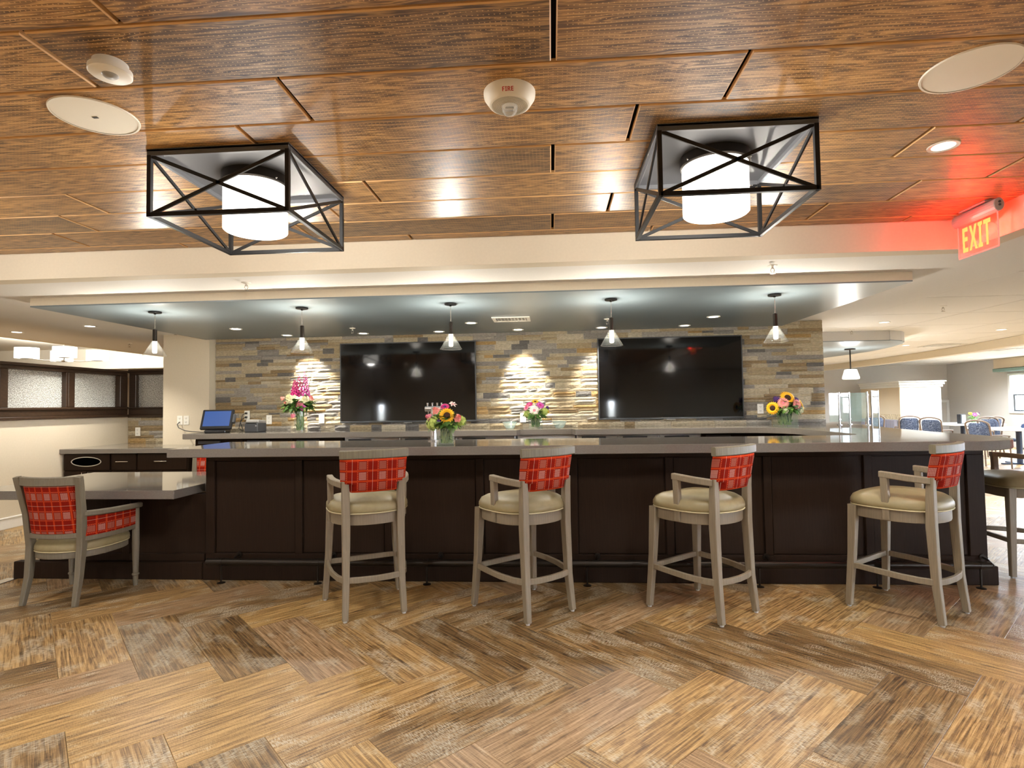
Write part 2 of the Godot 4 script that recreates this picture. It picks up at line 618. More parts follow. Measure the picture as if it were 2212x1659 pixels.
	for c: Color in [c8(212, 196, 164), c8(198, 178, 142), c8(188, 180, 168), c8(166, 160, 152), c8(200, 164, 108), c8(126, 122, 118), c8(222, 209, 182), c8(172, 148, 110)]:
		var m := mat("stone_%d" % n, c, 0.8)
		triplanar(m, st, Vector3(1.6, 3.0, 1.6))
		m.uv1_offset = Vector3(0.13 * n, 0.29 * n, 0)
		m.heightmap_enabled = true
		m.heightmap_texture = relief
		m.heightmap_scale = 0.9
		n += 1
	var blue := mat("blue_fabric", Color.WHITE, 0.8)
	triplanar(blue, speckle_texture(14, c8(34, 44, 66), [c8(120, 134, 158), c8(20, 26, 42), c8(84, 100, 132), c8(170, 176, 184)], 2600, 6.0), Vector3.ONE * 3.0, false)
	var floral := mat("floral_fabric", Color.WHITE, 0.8)
	triplanar(floral, speckle_texture(15, c8(196, 176, 142), [c8(132, 110, 84), c8(222, 208, 180), c8(104, 96, 78)], 1500, 8.0), Vector3.ONE * 2.0, false)
	mat("booth_stripe", c8(120, 116, 124), 0.7)
	mat("table_white", c8(236, 234, 228), 0.3)
	mat("navy_metal", c8(34, 44, 64), 0.4)
	mat("chair_brown", c8(104, 84, 66), 0.45)
	mat("valance_green", c8(112, 134, 124), 0.8)
	mat("roller_shade", c8(240, 240, 236), 0.8)
	mat("window_white", c8(216, 216, 212), 0.45)
	mat("leaf_green", c8(66, 104, 38), 0.55)
	mat("leaf_light", c8(104, 142, 60), 0.55)
	mat("stem_green", c8(112, 136, 58), 0.5)
	mat("lime_bloom", c8(190, 206, 110), 0.7)
	mat("pale_bloom", c8(232, 236, 200), 0.7)
	mat("petal_yellow", c8(246, 186, 20), 0.6)
	mat("petal_pink", c8(238, 148, 138), 0.6)
	mat("petal_magenta", c8(206, 44, 128), 0.6)
	mat("petal_orchid", c8(214, 92, 176), 0.6)
	mat("petal_rose", c8(226, 132, 150), 0.6)
	mat("petal_white", c8(248, 226, 220), 0.6)
	mat("petal_purple", c8(74, 40, 112), 0.6)
	mat("petal_cream", c8(246, 238, 196), 0.6)
	mat("seed_brown", c8(60, 34, 16), 0.9)
	mat("twig", c8(112, 86, 60), 0.8)
	mat("blue_cloth", c8(48, 66, 104), 0.8)
	mat("white_cord", c8(70, 68, 66), 0.5)

# ------------------------------------------------------------------ setting
func omni(at: Vector3, c: Color, e: float, size: float, parent: Node = self, called := "lamp_glow") -> void:
	var l := OmniLight3D.new()
	l.light_color = c
	l.light_energy = e
	l.light_size = size
	l.omni_range = 30.0
	l.omni_attenuation = 2.0
	l.shadow_enabled = true
	put(l, called, parent)
	l.position = at

func spot(at: Vector3, aim: Vector3, c: Color, e: float, ang: float, parent: Node = self) -> void:
	var l := SpotLight3D.new()
	l.light_color = c
	l.light_energy = e
	l.light_size = 0.05
	l.spot_range = 30.0
	l.spot_attenuation = 2.0
	l.spot_angle = ang
	l.spot_angle_attenuation = 0.7
	l.shadow_enabled = true
	put(l, "lamp_beam", parent)
	l.position = at
	l.basis = Basis.looking_at(aim, Vector3.RIGHT if absf(aim.normalized().y) > 0.95 else Vector3.UP)

const WARM := Color(1.0, 0.97, 0.91)
const SOFT := Color(1.0, 0.985, 0.96)
const ZW := -7.85

func make_ceiling() -> void:
	var s := tool()
	bx(s, -6.7, 3.12, 2.76, 2.86, -4.33, 4.6)
	var root := struct("ceiling", s, M.dark_void, "dark perforated walnut plank ceiling above the bar seating area")
	# planks
	var L := 1.825
	var offs := [0.03, 0.765, 0.40]
	var cache := {}
	for k in range(-16, 8):
		var z1 := -1.75 - 0.342 * k
		var z0 := maxf(z1 - 0.342, -4.27)
		var off: float = offs[posmod(k, 3)]
		for i in range(-4, 3):
			var x0 := maxf(off + L * i, -6.6)
			var x1 := minf(off + L * (i + 1), 3.06)
			if x1 - x0 < 0.05:
				continue
			var gx := 0.009
			var size := Vector3(x1 - x0 - gx * 2, 0.02, z1 - z0 - 0.011)
			var c := Vector3((x0 + x1) / 2, 2.71, (z0 + z1) / 2)
			var f0 := (x0 - off - L * i) / L
			var f1 := (x1 - off - L * i) / L
			var g1: float = (z1 - z0) / 0.342
			var key := "%.3f %.3f %.3f %d" % [f0, f1, g1, (k + i * 2) & 1]
			if not cache.has(key):
				var h := size / 2
				var a := tool()
				var up := tool()
				var b := 0.0045
				var P := func(sx: float, sz: float, inset: float, y: float) -> Vector3:
					return Vector3(sx * (h.x - inset), y, sz * (h.z - inset))
				var pts := []
				var uv := []
				for e in [[-1, -1], [1, -1], [1, 1], [-1, 1]]:
					pts.append(P.call(e[0], e[1], b, -h.y))
					var uu: float = lerpf(f0, f1, (e[0] + 1) / 2.0)
					var vv: float = g1 * (e[1] + 1) / 2.0
					uv.append(Vector2(uu, vv) if (k + i * 2) & 1 == 0 else Vector2(1.0 - uu, 1.0 - vv))
				fquad(a, pts, [Vector3.DOWN, Vector3.DOWN, Vector3.DOWN, Vector3.DOWN], uv)
				for e in [[-1, -1, 1, -1], [1, -1, 1, 1], [1, 1, -1, 1], [-1, 1, -1, -1]]:
					var out := Vector3(e[0] + e[2], 0, e[1] + e[3])
					quad(up, P.call(e[0], e[1], b, -h.y), P.call(e[2], e[3], b, -h.y), P.call(e[2], e[3], 0.0, -h.y + b), P.call(e[0], e[1], 0.0, -h.y + b), out + Vector3.DOWN)
					quad(up, P.call(e[0], e[1], 0.0, -h.y + b), P.call(e[2], e[3], 0.0, -h.y + b), P.call(e[2], e[3], 0.0, h.y), P.call(e[0], e[1], 0.0, h.y), out)
				quad(up, P.call(-1, -1, 0.0, h.y), P.call(1, -1, 0.0, h.y), P.call(1, 1, 0.0, h.y), P.call(-1, 1, 0.0, h.y), Vector3.UP)
				var mesh := a.commit()
				up.commit(mesh)
				cache[key] = mesh
			var o := inst("panel", cache[key], null, root, Transform3D(Basis.IDENTITY, c))
			o.set_surface_override_material(0, M["veneer_%d" % posmod(k * 2 + i * 5 + (k * i) % 3, 3)])
			o.set_surface_override_material(1, M.tan_edge)

func make_floor() -> void:
	var s := tool()
	bx(s, -15, 13.2, -0.12, -0.006, -19.6, 4.7)
	var root := struct("floor", s, M.dark_void, "herringbone wood-look plank floor in tan, brown and grey washes")
	var W := 0.32
	var n := 3
	var u := Vector3(1, 0, -1).normalized()
	var v := Vector3(1, 0, 1).normalized()
	var meshes := []
	for flip in 4:
		var a := tool()
		var h := Vector3(n * W / 2 - 0.0006, 0.003, W / 2 - 0.0006)
		var b := 0.0012
		var pts := []
		var uv := []
		for e in [[-1, -1], [1, -1], [1, 1], [-1, 1]]:
			pts.append(Vector3(e[0] * (h.x - b), h.y, e[1] * (h.z - b)))
			uv.append(Vector2((e[0] * (1 if flip & 1 else -1) + 1) / 2.0, (e[1] * (1 if flip & 2 else -1) + 1) / 2.0))
		fquad(a, pts, [Vector3.UP, Vector3.UP, Vector3.UP, Vector3.UP], uv)
		for e in [[-1, -1, 1, -1], [1, -1, 1, 1], [1, 1, -1, 1], [-1, 1, -1, -1]]:
			quad(a, Vector3(e[0] * (h.x - b), h.y, e[1] * (h.z - b)), Vector3(e[2] * (h.x - b), h.y, e[3] * (h.z - b)), Vector3(e[2] * h.x, h.y - b, e[3] * h.z), Vector3(e[0] * h.x, h.y - b, e[1] * h.z), Vector3(e[0] + e[2], 1, e[1] + e[3]))
			quad(a, Vector3(e[0] * h.x, h.y - b, e[1] * h.z), Vector3(e[2] * h.x, h.y - b, e[3] * h.z), Vector3(e[2] * h.x, -h.y, e[3] * h.z), Vector3(e[0] * h.x, -h.y, e[1] * h.z), Vector3(e[0] + e[2], 0, e[1] + e[3]))
		meshes.append(a.commit())
	var cam: Camera3D = get_node("camera")
	var inv := cam.transform.affine_inverse()
	var r := RandomNumberGenerator.new()
	r.seed = 77
	var rest := []
	for q in 6:
		rest.append(SurfaceTool.new())
		rest[q].begin(Mesh.PRIMITIVE_TRIANGLES)
	var org := Vector3(0.11, 0, -2.36)
	var count := 0
	for i in range(-120, 121):
		for j in range(-120, 121):
			var t := posmod(i - j, 2 * n)
			if t != 0 and t != 2 * n - 1:
				continue
			var c: Vector3
			var turn: float
			if t == 0:
				c = org + u * (i + n / 2.0) * W + v * (j + 0.5) * W
				turn = PI / 4
			else:
				c = org + u * (i + 0.5) * W + v * (j + n / 2.0) * W
				turn = -PI / 4
			if c.x < -14.6 or c.x > 12.6 or c.z < -18.7 or c.z > 4.2:
				continue
			c.y = -0.003
			var kind := [0, 1, 2, 3, 4, 5, 0, 1, 4, 5, 2, 3, 1][r.randi() % 13] as int
			var fl := r.randi() % 4
			var xf := Transform3D(Basis(Vector3.UP, turn), c)
			var seen := false
			for e in [Vector3.ZERO, u * 0.45, -u * 0.45, v * 0.45, -v * 0.45]:
				var p: Vector3 = inv * (c + e)
				if p.z < -0.3 and absf(p.x / p.z) < 0.95 and p.y / -p.z > -0.75:
					seen = true
			var hid := c.z < -5.0 and c.x > -4.9 and c.x < 3.3
			if seen and not hid and c.z > -7.0 and c.x > -7.2 and c.x < 6.5:
				inst("plank", meshes[fl], M["plank_%d" % kind], root, xf)
				count += 1
			else:
				rest[kind].append_from(meshes[fl], 0, xf)
	var far := ArrayMesh.new()
	for q in 6:
		rest[q].commit(far)
	var o := MeshInstance3D.new()
	o.mesh = far
	for q in 6:
		o.set_surface_override_material(q, M["plank_%d" % q])
	put(o, "distant_planks", root)
	o.set_meta("kind", "stuff")
	s = tool()
	bx(s, -4.60, -4.50, 0.0, 0.006, -4.46, -2.4, 0.003)
	tag(obj("transition_strip", s, M.steel), "silver metal transition strip on the floor beside the desk base", "floor strip")

func make_walls() -> void:
	var s := tool()
	# soffit round the wood ceiling
	bx(s, -6.7, 3.2, 2.49, 2.86, -4.42, -4.28)
	struct("trim_1", s, M.beige_paint, "beige painted drop face along the edge of the wood ceiling")
	s = tool()
	bx(s, 3.06, 3.2, 2.49, 2.86, -4.2805, 4.6)
	struct("trim_2", s, M.beige_paint, "beige drop face beside the exit sign, tinted red by it")
	# flat ceiling over bar and hall
	s = tool()
	bx(s, -7.8, 4.066, 2.49, 2.62, -19.4, -4.42)
	bx(s, 3.2, 4.066, 2.49, 2.62, -4.42, 4.6)
	var ceil := struct("ceiling_hall", s, M.white_ceiling_paint, "flat off-white ceiling with panel joints over the bar and the hall")
	s = tool()
	bx(s, 4.066, 13.1, 2.53, 2.62, -19.4, 4.6)
	obj("deck", s, M.slot_dark, ceil)
	var tile := tool()
	box(tile, Vector3.ZERO, Vector3(1.238, 0.035, 1.193), 0.003)
	var tm := tile.commit()
	for a in 7:
		for b in range(-1, 12):
			inst("tile", tm, M.white_ceiling_paint, ceil, Transform3D(Basis.IDENTITY, Vector3(3.97 + 0.625 + 1.255 * a + 0.1, 2.51, -5.13 + 0.605 - 1.21 * b - 1.21)))
	s = tool()
	for b in range(-7, -1):
		bx(s, 4.07, 13.0, 2.492, 2.525, -5.13 - 1.21 * b - 1.2, -5.13 - 1.21 * b)
	obj("panel", s, M.white_ceiling_paint, ceil)
	# left side: low wall under the obscure glass, then full walls
	s = tool()
	bx(s, -6.70, -6.55, 0, 1.30, -8.25, -5.2)
	bx(s, -6.70, -6.55, 0, 2.86, -5.2, 4.6)
	struct("wall_left", s, M.beige_paint, "beige low wall below the obscure glass partition")
	s = tool()
	bx(s, -6.55, -6.535, 0, 0.12, -7.1, 4.5, 0.004)
	bx(s, -6.55, -6.528, 0.12, 0.142, -7.1, 4.5, 0.006)
	struct("baseboard_left", s, M.white_trim, "white moulded baseboard along the low left wall")
	s = tool()
	bx(s, -6.70, -5.61, 0, 1.29, -8.40, -8.25)
	struct("wall_back_corner", s, M.beige_paint, "low back wall under the corner glass behind the stone splash")
	s = tool()
	bx(s, -5.61, -4.914, 0, 2.49, -8.45, -7.73)
	struct("wall_pier", s, M.beige_paint, "plain beige wall pier beside the stone wall")
	s = tool()
	bx(s, -4.914, 3.70, 0, 2.49, -8.45, -7.885)
	bx(s, 3.55, 3.70, 0, 2.49, -19.3, -8.45)
	bx(s, -5.61, -5.46, 0, 2.49, -16.2, -8.45)
	struct("wall_back", s, M.hall_paint, "stone-clad wall behind the bar carrying two televisions")
	# hall
	s = tool()
	bx(s, 3.7, 13.1, 0, 2.62, -19.4, -19.2)
	struct("wall_hall_back", s, M.hall_paint, "grey far wall of the dining hall")
	s = tool()
	var zs := [-19.2, -16.75, -15.35, -13.5, -12.1, -10.3, -8.9, -7.1, -5.7, -3.9, -2.5, -0.7, 0.7, 4.6]
	bx(s, 12.9, 13.1, 0, 0.94, -19.2, 4.6)
	bx(s, 12.9, 13.1, 2.06, 2.62, -19.2, 4.6)
	for i in range(0, zs.size() - 1, 2):
		bx(s, 12.9, 13.1, 0.94, 2.06, zs[i], zs[i + 1])
	struct("wall_right", s, M.hall_paint, "grey right wall of the dining hall with daylight windows")
	for i in range(1, zs.size() - 2, 2):
		var z0: float = zs[i]
		var z1: float = zs[i + 1]
		var w := Node3D.new()
		put(w, "window_%d" % (i / 2 + 1), self)
		w.set_meta("kind", "structure")
		w.set_meta("category", "window")
		w.set_meta("label", "white framed daylight window under a green valance" if i == 1 else "white framed daylight window further along the hall wall")
		if i > 1:
			w.set_meta("group", "hall windows nearer the viewer")
		s = tool()
		bx(s, 12.86, 13.0, 0.94, 1.00, z0, z1, 0.01)
		bx(s, 12.86, 13.0, 2.0, 2.06, z0, z1, 0.01)
		bx(s, 12.86, 13.0, 1.0, 2.0, z0, z0 + 0.09, 0.01)
		bx(s, 12.86, 13.0, 1.0, 2.0, z1 - 0.09, z1, 0.01)
		obj("window_frame", s, M.window_white, w)
		s = tool()
		bx(s, 12.94, 12.98, 1.0, 1.04, z0 + 0.09, z1 - 0.09)
		bx(s, 12.94, 12.98, 1.44, 1.48, z0 + 0.09, z1 - 0.09)
		bx(s, 12.94, 12.98, 1.04, 1.44, z0 + 0.09, z0 + 0.14)
		bx(s, 12.94, 12.98, 1.04, 1.44, z1 - 0.14, z1 - 0.09)
		obj("sash", s, M.charcoal_plastic, w)
		s = tool()
		bx(s, 12.955, 12.96, 1.0, 2.0, z0 + 0.09, z1 - 0.09)
		obj("pane", s, M.clear_glass, w)
		if i == 1:
			s = tool()
			bx(s, 12.70, 12.895, 2.22, 2.485, z0 - 0.25, z1 + 0.3)
			obj("valance_box", s, M.tan_paint, w)
			s = tool()
			bx(s, 12.66, 12.895, 2.12, 2.21, z0 - 0.25, z1 + 0.3, 0.01)
			obj("valance", s, M.valance_green, w)
	# wall behind the viewer: two narrow windows, plus a wide one added for fill light
	s = tool()
	var xs := [-6.7, -6.35, -6.1, 2.0, 2.25, 8.6, 10.2, 13.1]
	bx(s, -6.7, 13.1, 0, 0.85, 4.5, 4.7)
	bx(s, -6.7, 13.1, 2.05, 2.86, 4.5, 4.7)
	for i in range(0, xs.size(), 2):
		bx(s, xs[i], xs[i + 1], 0.85, 2.05, 4.5, 4.7)
	bx(s, -6.45, -6.0, 1.5, 2.05, 4.5, 4.7)
	bx(s, 1.9, 2.35, 1.5, 2.05, 4.5, 4.7)
	struct("wall_front", s, M.beige_paint, "beige wall behind the viewer")
	var fw := [[-6.35, -6.1, 1.5], [2.0, 2.25, 1.5], [8.6, 10.2, 2.05]]
	for i in 3:
		var w := Node3D.new()
		put(w, "window_%d" % (7 + i), self)
		w.set_meta("kind", "structure")
		w.set_meta("category", "window")
		w.set_meta("group", "windows behind the viewer")
		w.set_meta("label", "narrow daylight window behind the viewer" if i < 2 else "added wide window for daylight fill behind the viewer on the hall side")
		var a: float = fw[i][0]
		var b: float = fw[i][1]
		var h: float = fw[i][2]
		s = tool()
		bx(s, a, b, 0.85, 0.89, 4.56, 4.62)
		bx(s, a, b, h - 0.04, h, 4.56, 4.62)
		bx(s, a, a + 0.03, 0.89, h - 0.04, 4.56, 4.62)
		bx(s, b - 0.03, b, 0.89, h - 0.04, 4.56, 4.62)
		obj("window_frame", s, M.window_white, w)
		s = tool()
		bx(s, a + 0.03, b - 0.03, 0.89, h - 0.04, 4.588, 4.592)
		obj("pane", s, M.clear_glass, w)
	# room beyond the obscure glass
	s = tool()
	bx(s, -14.7, -7.8, 2.86, 2.96, -16.3, 4.6)
	bx(s, -7.8, -6.7, 2.49, 2.62, -4.42, 4.6)
	bx(s, -7.95, -7.8, 2.49, 2.96, -16.2, 4.6)
	bx(s, -14.6, -7.95, 2.38, 2.86, -12.6, -12.4)
	bx(s, -14.6, -7.95, 2.38, 2.48, -16.2, -12.6)
	struct("ceiling_lounge", s, M.cream_paint, "cream tray ceiling of the lounge beyond the glass partition")
	s = tool()
	bx(s, -14.7, -14.5, 0, 2.96, -16.3, 4.7)
	bx(s, -14.5, -5.46, 0, 2.6, -16.3, -16.1)
	bx(s, -14.5, -6.7, 0, 2.96, 4.5, 4.7)
	struct("wall_lounge", s, M.tan_paint, "tan wall of the lounge beyond the glass partition")

func make_partition() -> void:
	# obscure glass in dark timber, on the low walls
	var t := thing("glass_partition", "dark timber partition with obscure glass panes on the low wall", "partition", Vector3(-6.62, 1.30, -7.2))
	var o := t.position
	var s := tool()
	bx(s, -6.72, -6.50, 1.30, 1.34, -8.22, -5.2, 0.008)
	bx(s, -6.70, -6.535, 1.34, 1.42, -8.22, -5.2, 0.004)
	bx(s, -6.71, -6.515, 1.42, 1.455, -8.22, -5.2, 0.008)
	obj("bottom_rail", s, M.window_wood, t).position = -o
	s = tool()
	bx(s, -6.70, -6.54, 1.93, 1.975, -8.22, -5.2, 0.006)
	bx(s, -6.73, -6.50, 1.975, 2.01, -8.22, -5.2, 0.008)
	obj("top_rail", s, M.window_wood, t).position = -o
	for z: float in [-5.35, -6.25, -7.2, -8.14]:
		s = tool()
		var w := 0.075 if z < -8 else 0.05
		bx(s, -6.70, -6.535, 1.455, 1.93, z - w, z + w, 0.006)
		if z > -8:
			bx(s, -6.69, -6.55, 1.455, 1.93, z - w - 0.02, z + w + 0.02, 0.004)
		obj("post", s, M.window_wood, t).position = -o
	for e in [[-5.35, -6.25], [-6.25, -7.2], [-7.2, -8.14]]:
		s = tool()
		bx(s, -6.625, -6.615, 1.455, 1.93, e[1] + 0.05, e[0] - 0.05)
		obj("pane", s, M.obscure_glass, t).position = -o
	t = thing("corner_partition", "short timber partition with obscure glass meeting the beige pier", "partition", Vector3(-6.1, 1.29, -8.3))
	o = t.position
	s = tool()
	bx(s, -6.53, -5.612, 1.29, 1.33, -8.39, -8.20, 0.008)
	bx(s, -6.53, -5.612, 1.33, 1.42, -8.37, -8.22, 0.004)
	bx(s, -6.53, -5.612, 1.42, 1.445, -8.38, -8.21, 0.008)
	obj("bottom_rail", s, M.window_wood, t).position = -o
	s = tool()
	bx(s, -6.53, -5.612, 1.95, 1.995, -8.37, -8.23, 0.006)
	bx(s, -6.53, -5.612, 1.995, 2.03, -8.40, -8.20, 0.008)
	obj("top_rail", s, M.window_wood, t).position = -o
	s = tool()
	bx(s, -6.53, -6.42, 1.445, 1.95, -8.37, -8.23, 0.006)
	obj("post", s, M.window_wood, t).position = -o
	s = tool()
	bx(s, -6.42, -5.615, 1.445, 1.95, -8.305, -8.295)
	obj("pane", s, M.obscure_glass, t).position = -o

func make_stone() -> void:
	var wall: Node3D = get_node("wall_back")
	var rest := []
	for q in 8:
		rest.append(tool())
	var r := RandomNumberGenerator.new()
	r.seed = 5
	var tv := [Rect2(-2.98, 1.20, 1.9, 1.09), Rect2(0.68, 1.20, 1.9, 1.08)]
	var made := 0
	var piece := func(st: SurfaceTool, x0: float, x1: float, y0: float, y1: float, zback: float, dep: float) -> void:
		# a split-face block: sloping, uneven front with a rough grid
		var nx := clampi(int((x1 - x0) / 0.07) + 1, 2, 6)
		var g := 0.0012
		var rows := []
		for jy in 3:
			var row := []
			for ix in nx + 1:
				var ed := jy == 0 or jy == 2 or ix == 0 or ix == nx
				var d := dep * (0.45 if ed else 1.0) + r.randf_range(0, 0.006)
				row.append(Vector3(lerpf(x0 + g, x1 - g, float(ix) / nx), lerpf(y0 + g, y1 - g, jy / 2.0), zback + d))
			rows.append(row)
		for jy in 2:
			for ix in nx:
				quad(st, rows[jy][ix], rows[jy][ix + 1], rows[jy + 1][ix + 1], rows[jy + 1][ix], Vector3.BACK)
		for ix in nx:
			for e in [0, 2]:
				var a: Vector3 = rows[e][ix]
				var b: Vector3 = rows[e][ix + 1]
				quad(st, a, b, Vector3(b.x, b.y, zback), Vector3(a.x, a.y, zback), Vector3.DOWN if e == 0 else Vector3.UP)
		for jy in 2:
			for e in [0, nx]:
				var a: Vector3 = rows[jy][e]
				var b: Vector3 = rows[jy + 1][e]
				quad(st, a, b, Vector3(b.x, b.y, zback), Vector3(a.x, a.y, zback), Vector3.LEFT if e == 0 else Vector3.RIGHT)
	var kinds := [0, 0, 1, 1, 2, 2, 3, 3, 4, 0, 6, 1, 7, 2, 0, 6, 7, 1]
	var y := 1.08
	while y < 2.485:
		var h: float = [0.05, 0.06, 0.066, 0.078, 0.045][r.randi() % 5]
		if y + h > 2.45:
			h = 2.486 - y
		var x := -4.905
		while x < 3.698:
			var w := r.randf_range(0.12, 0.5)
			if 3.70 - x - w < 0.14:
				w = 3.70 - x
			# split some blocks into two thin courses
			var parts := [[y, y + h]]
			if h > 0.06 and r.randf() < 0.32:
				var m := y + h * r.randf_range(0.35, 0.65)
				parts = [[y, m], [m, y + h]]
			for p in parts:
				var hid := y < 1.1
				for q: Rect2 in tv:
					if x > q.position.x and x + w < q.end.x and p[0] > q.position.y and p[1] < q.end.y:
						hid = true
				var dep := r.randf_range(0.016, 0.04)
				var k: int = kinds[r.randi() % kinds.size()]
				if w < 0.26 and r.randf() < 0.3:
					k = 5
				if hid or made >= 296 or (p[1] - p[0]) * w < 0.0058:
					piece.call(rest[k], x, x + w, p[0], p[1], -7.885, dep)
				else:
					var st := tool()
					piece.call(st, x, x + w, p[0], p[1], -7.885, dep)
					obj("stone", st, M["stone_%d" % k], wall)
					made += 1
			x += w
		y += h
	var rm := ArrayMesh.new()
	for q in 8:
		rest[q].commit(rm)
	var ro := inst("stone_remainder", rm, null, wall)
	for q in 8:
		ro.set_surface_override_material(q, M["stone_%d" % q])
	ro.set_meta("kind", "stuff")
	print("stones ", made)
	# splash behind the side counter
	var low: Node3D = get_node("wall_back_corner")
	y = 0.885
	while y < 1.285:
		var h := minf([0.05, 0.066, 0.08][r.randi() % 3], 1.288 - y)
		var x := -6.545
		while x < -5.62:
			var w := minf(r.randf_range(0.16, 0.5), -5.615 - x)
			if -5.615 - x - w < 0.1:
				w = -5.615 - x
			var st := tool()
			piece.call(st, x, x + w, y, y + h, -8.25, r.randf_range(0.016, 0.035))
			obj("stone", st, M["stone_%d" % kinds[r.randi() % kinds.size()]], low)
			x += w
		y += h

func make_canopy() -> void:
	var t := thing("bar_canopy", "dropped rectangular canopy over the bar with blue-grey gloss underside", "canopy", Vector3(-0.9, 2.415, -6.4))
	var o := t.position
	var s := tool()
	bx(s, -4.97, 3.11, 2.4155, 2.4895, -5.035, -4.995)
	bx(s, 3.07, 3.11, 2.4155, 2.4895, -7.82, -5.035)
	bx(s, -4.97, -4.93, 2.4155, 2.4895, -7.70, -5.035)
	obj("fascia", s, M.beige_paint, t).position = -o
	s = tool()
	bx(s, -4.9695, 3.1095, 2.403, 2.4155, -7.72, -4.9955)
	obj("soffit_board", s, M.canopy_paint, t).position = -o
	# vent
	var v := thing("air_vent", "white rectangular air vent in the canopy underside", "vent", Vector3(-0.45, 2.4025, -6.5))
	s = tool()
	for e in [[-0.22, 0.22, -0.17, -0.13], [-0.22, 0.22, 0.13, 0.17], [-0.22, -0.18, -0.13, 0.13], [0.18, 0.22, -0.13, 0.13]]:
		bx(s, e[0], e[1], -0.012, 0.0, e[2], e[3], 0.003)
	obj("frame", s, M.white_plastic, v)
	s = tool()
	bx(s, -0.18, 0.18, -0.002, -0.0005, -0.13, 0.13)
	obj("backing", s, M.grey_plastic, v)
	for k in 9:
		s = tool()
		box(s, Vector3(-0.16 + 0.04 * k, -0.006, 0), Vector3(0.004, 0.014, 0.26), 0.0, Basis(Vector3.BACK, 0.6 if k < 4 else -0.6))
		obj("slat", s, M.white_plastic, v)

func downlight(at: Vector3, label: String, group: String, e: float, ang: float, aim := Vector3.DOWN, c := WARM, r := 0.075) -> void:
	var t := thing("recessed_downlight", label, "downlight", at, 0.0, group)
	var s := tool()
	lathe(s, Vector3.ZERO, [Vector2(r * 0.74, -0.003), Vector2(r, -0.006), Vector2(r * 1.02, -0.002), Vector2(r * 1.02, 0.0), Vector2(r * 0.74, 0.0)], 24)
	obj("trim_ring", s, M.white_plastic, t)
	s = tool()
	lathe(s, Vector3.ZERO, [Vector2(0, -0.0035), Vector2(r * 0.74, -0.0035), Vector2(r * 0.74, -0.001), Vector2(0, -0.001)], 24)
	obj("lens", s, M.lamp_white, t)
	if e > 0:
		spot(Vector3(0, -0.03, 0), aim, c, e, ang, t)

func make_downlights() -> void:
	var names := ["above the tall pink bouquet", "above the corner of the first television", "above the middle of the first television", "above the bare stone between the screens", "above the edge of the second television", "above the middle of the second television"]
	var xs := [-3.62, -2.55, -1.5, -0.43, 0.68, 1.76]
	for i in 6:
		downlight(Vector3(xs[i], 2.403, -7.45), "wall-washing recessed downlight " + names[i], "canopy downlights by the wall", [6.0, 1.6, 1.6, 6.0, 3.0, 1.4][i], 27.0, Vector3([0.3, 0.0, 0.0, 0.1, -0.1, 0.0][i], -1, -0.62))
	var n2 := ["near the terminal", "before the air vent", "before the second television"]
	xs = [-3.94, -0.96, 1.93]
	for i in 3:
		downlight(Vector3(xs[i], 2.403, -6.74), "recessed downlight in the canopy " + n2[i], "canopy downlights over the aisle", 2.0, 55.0)
	downlight(Vector3(2.04, 2.70, -2.99), "white recessed downlight in the perforated wood ceiling", "", 2.0, 50.0, Vector3.DOWN, WARM, 0.07)
	downlight(Vector3(-7.25, 2.49, -7.1), "recessed downlight at the far left of the white ceiling", "side ceiling downlights", 3.0, 58.0)
	downlight(Vector3(-5.9, 2.49, -6.76), "recessed downlight left of the first pendant", "side ceiling downlights", 3.0, 58.0)
	var spots := [[Vector3(4.74, 2.49, -8.27), "recessed downlight before the curved bulkhead"], [Vector3(7.27, 2.49, -9.53), "recessed downlight at the far right of the hall ceiling"], [Vector3(7.26, 2.49, -11.96), "recessed downlight beside the tip of the curved bulkhead"], [Vector3(9.3, 2.49, -14.4), "recessed downlight above the white alcove front"], [Vector3(11.2, 2.49, -13.6), "recessed downlight over the far tables"], [Vector3(7.6, 2.49, -17.4), "added downlight brightening the far hall wall beside the booth"], [Vector3(11.3, 2.49, -15.9), "added downlight brightening the far corner of the hall"], [Vector3(6.9, 2.49, -14.2), "added fill downlight behind the curved bulkhead"]]  # the last three are added to brighten the far hall walls
	for e in spots:
		downlight(e[0], e[1], "hall downlights", 10.0, 75.0, Vector3.DOWN, Color(0.93, 0.97, 1.0))

func sprinkler(at: Vector3, label: String) -> void:
	var t := thing("ceiling_sprinkler", label, "sprinkler", at, 0.0, "fire sprinklers")
	var s := tool()
	lathe(s, Vector3.ZERO, [Vector2(0.0, -0.012), Vector2(0.018, -0.011), Vector2(0.038, -0.004), Vector2(0.04, 0.0), Vector2(0.0, 0.0)], 20)
	obj("escutcheon", s, M.white_plastic, t)
	s = tool()
	tube(s, [Vector3(0, 0, 0), Vector3(0, -0.03, 0)], 0.008, 8)
	for g: float in [-1.0, 1.0]:
		tube(s, [Vector3(0.008 * g, -0.02, 0), Vector3(0.016 * g, -0.04, 0), Vector3(0.004 * g, -0.06, 0)], 0.0025, 6)
	lathe(s, Vector3(0, -0.064, 0), [Vector2(0, -0.002), Vector2(0.02, -0.002), Vector2(0.02, 0.002), Vector2(0, 0.002)], 14)
	obj("head", s, M.nickel, t)

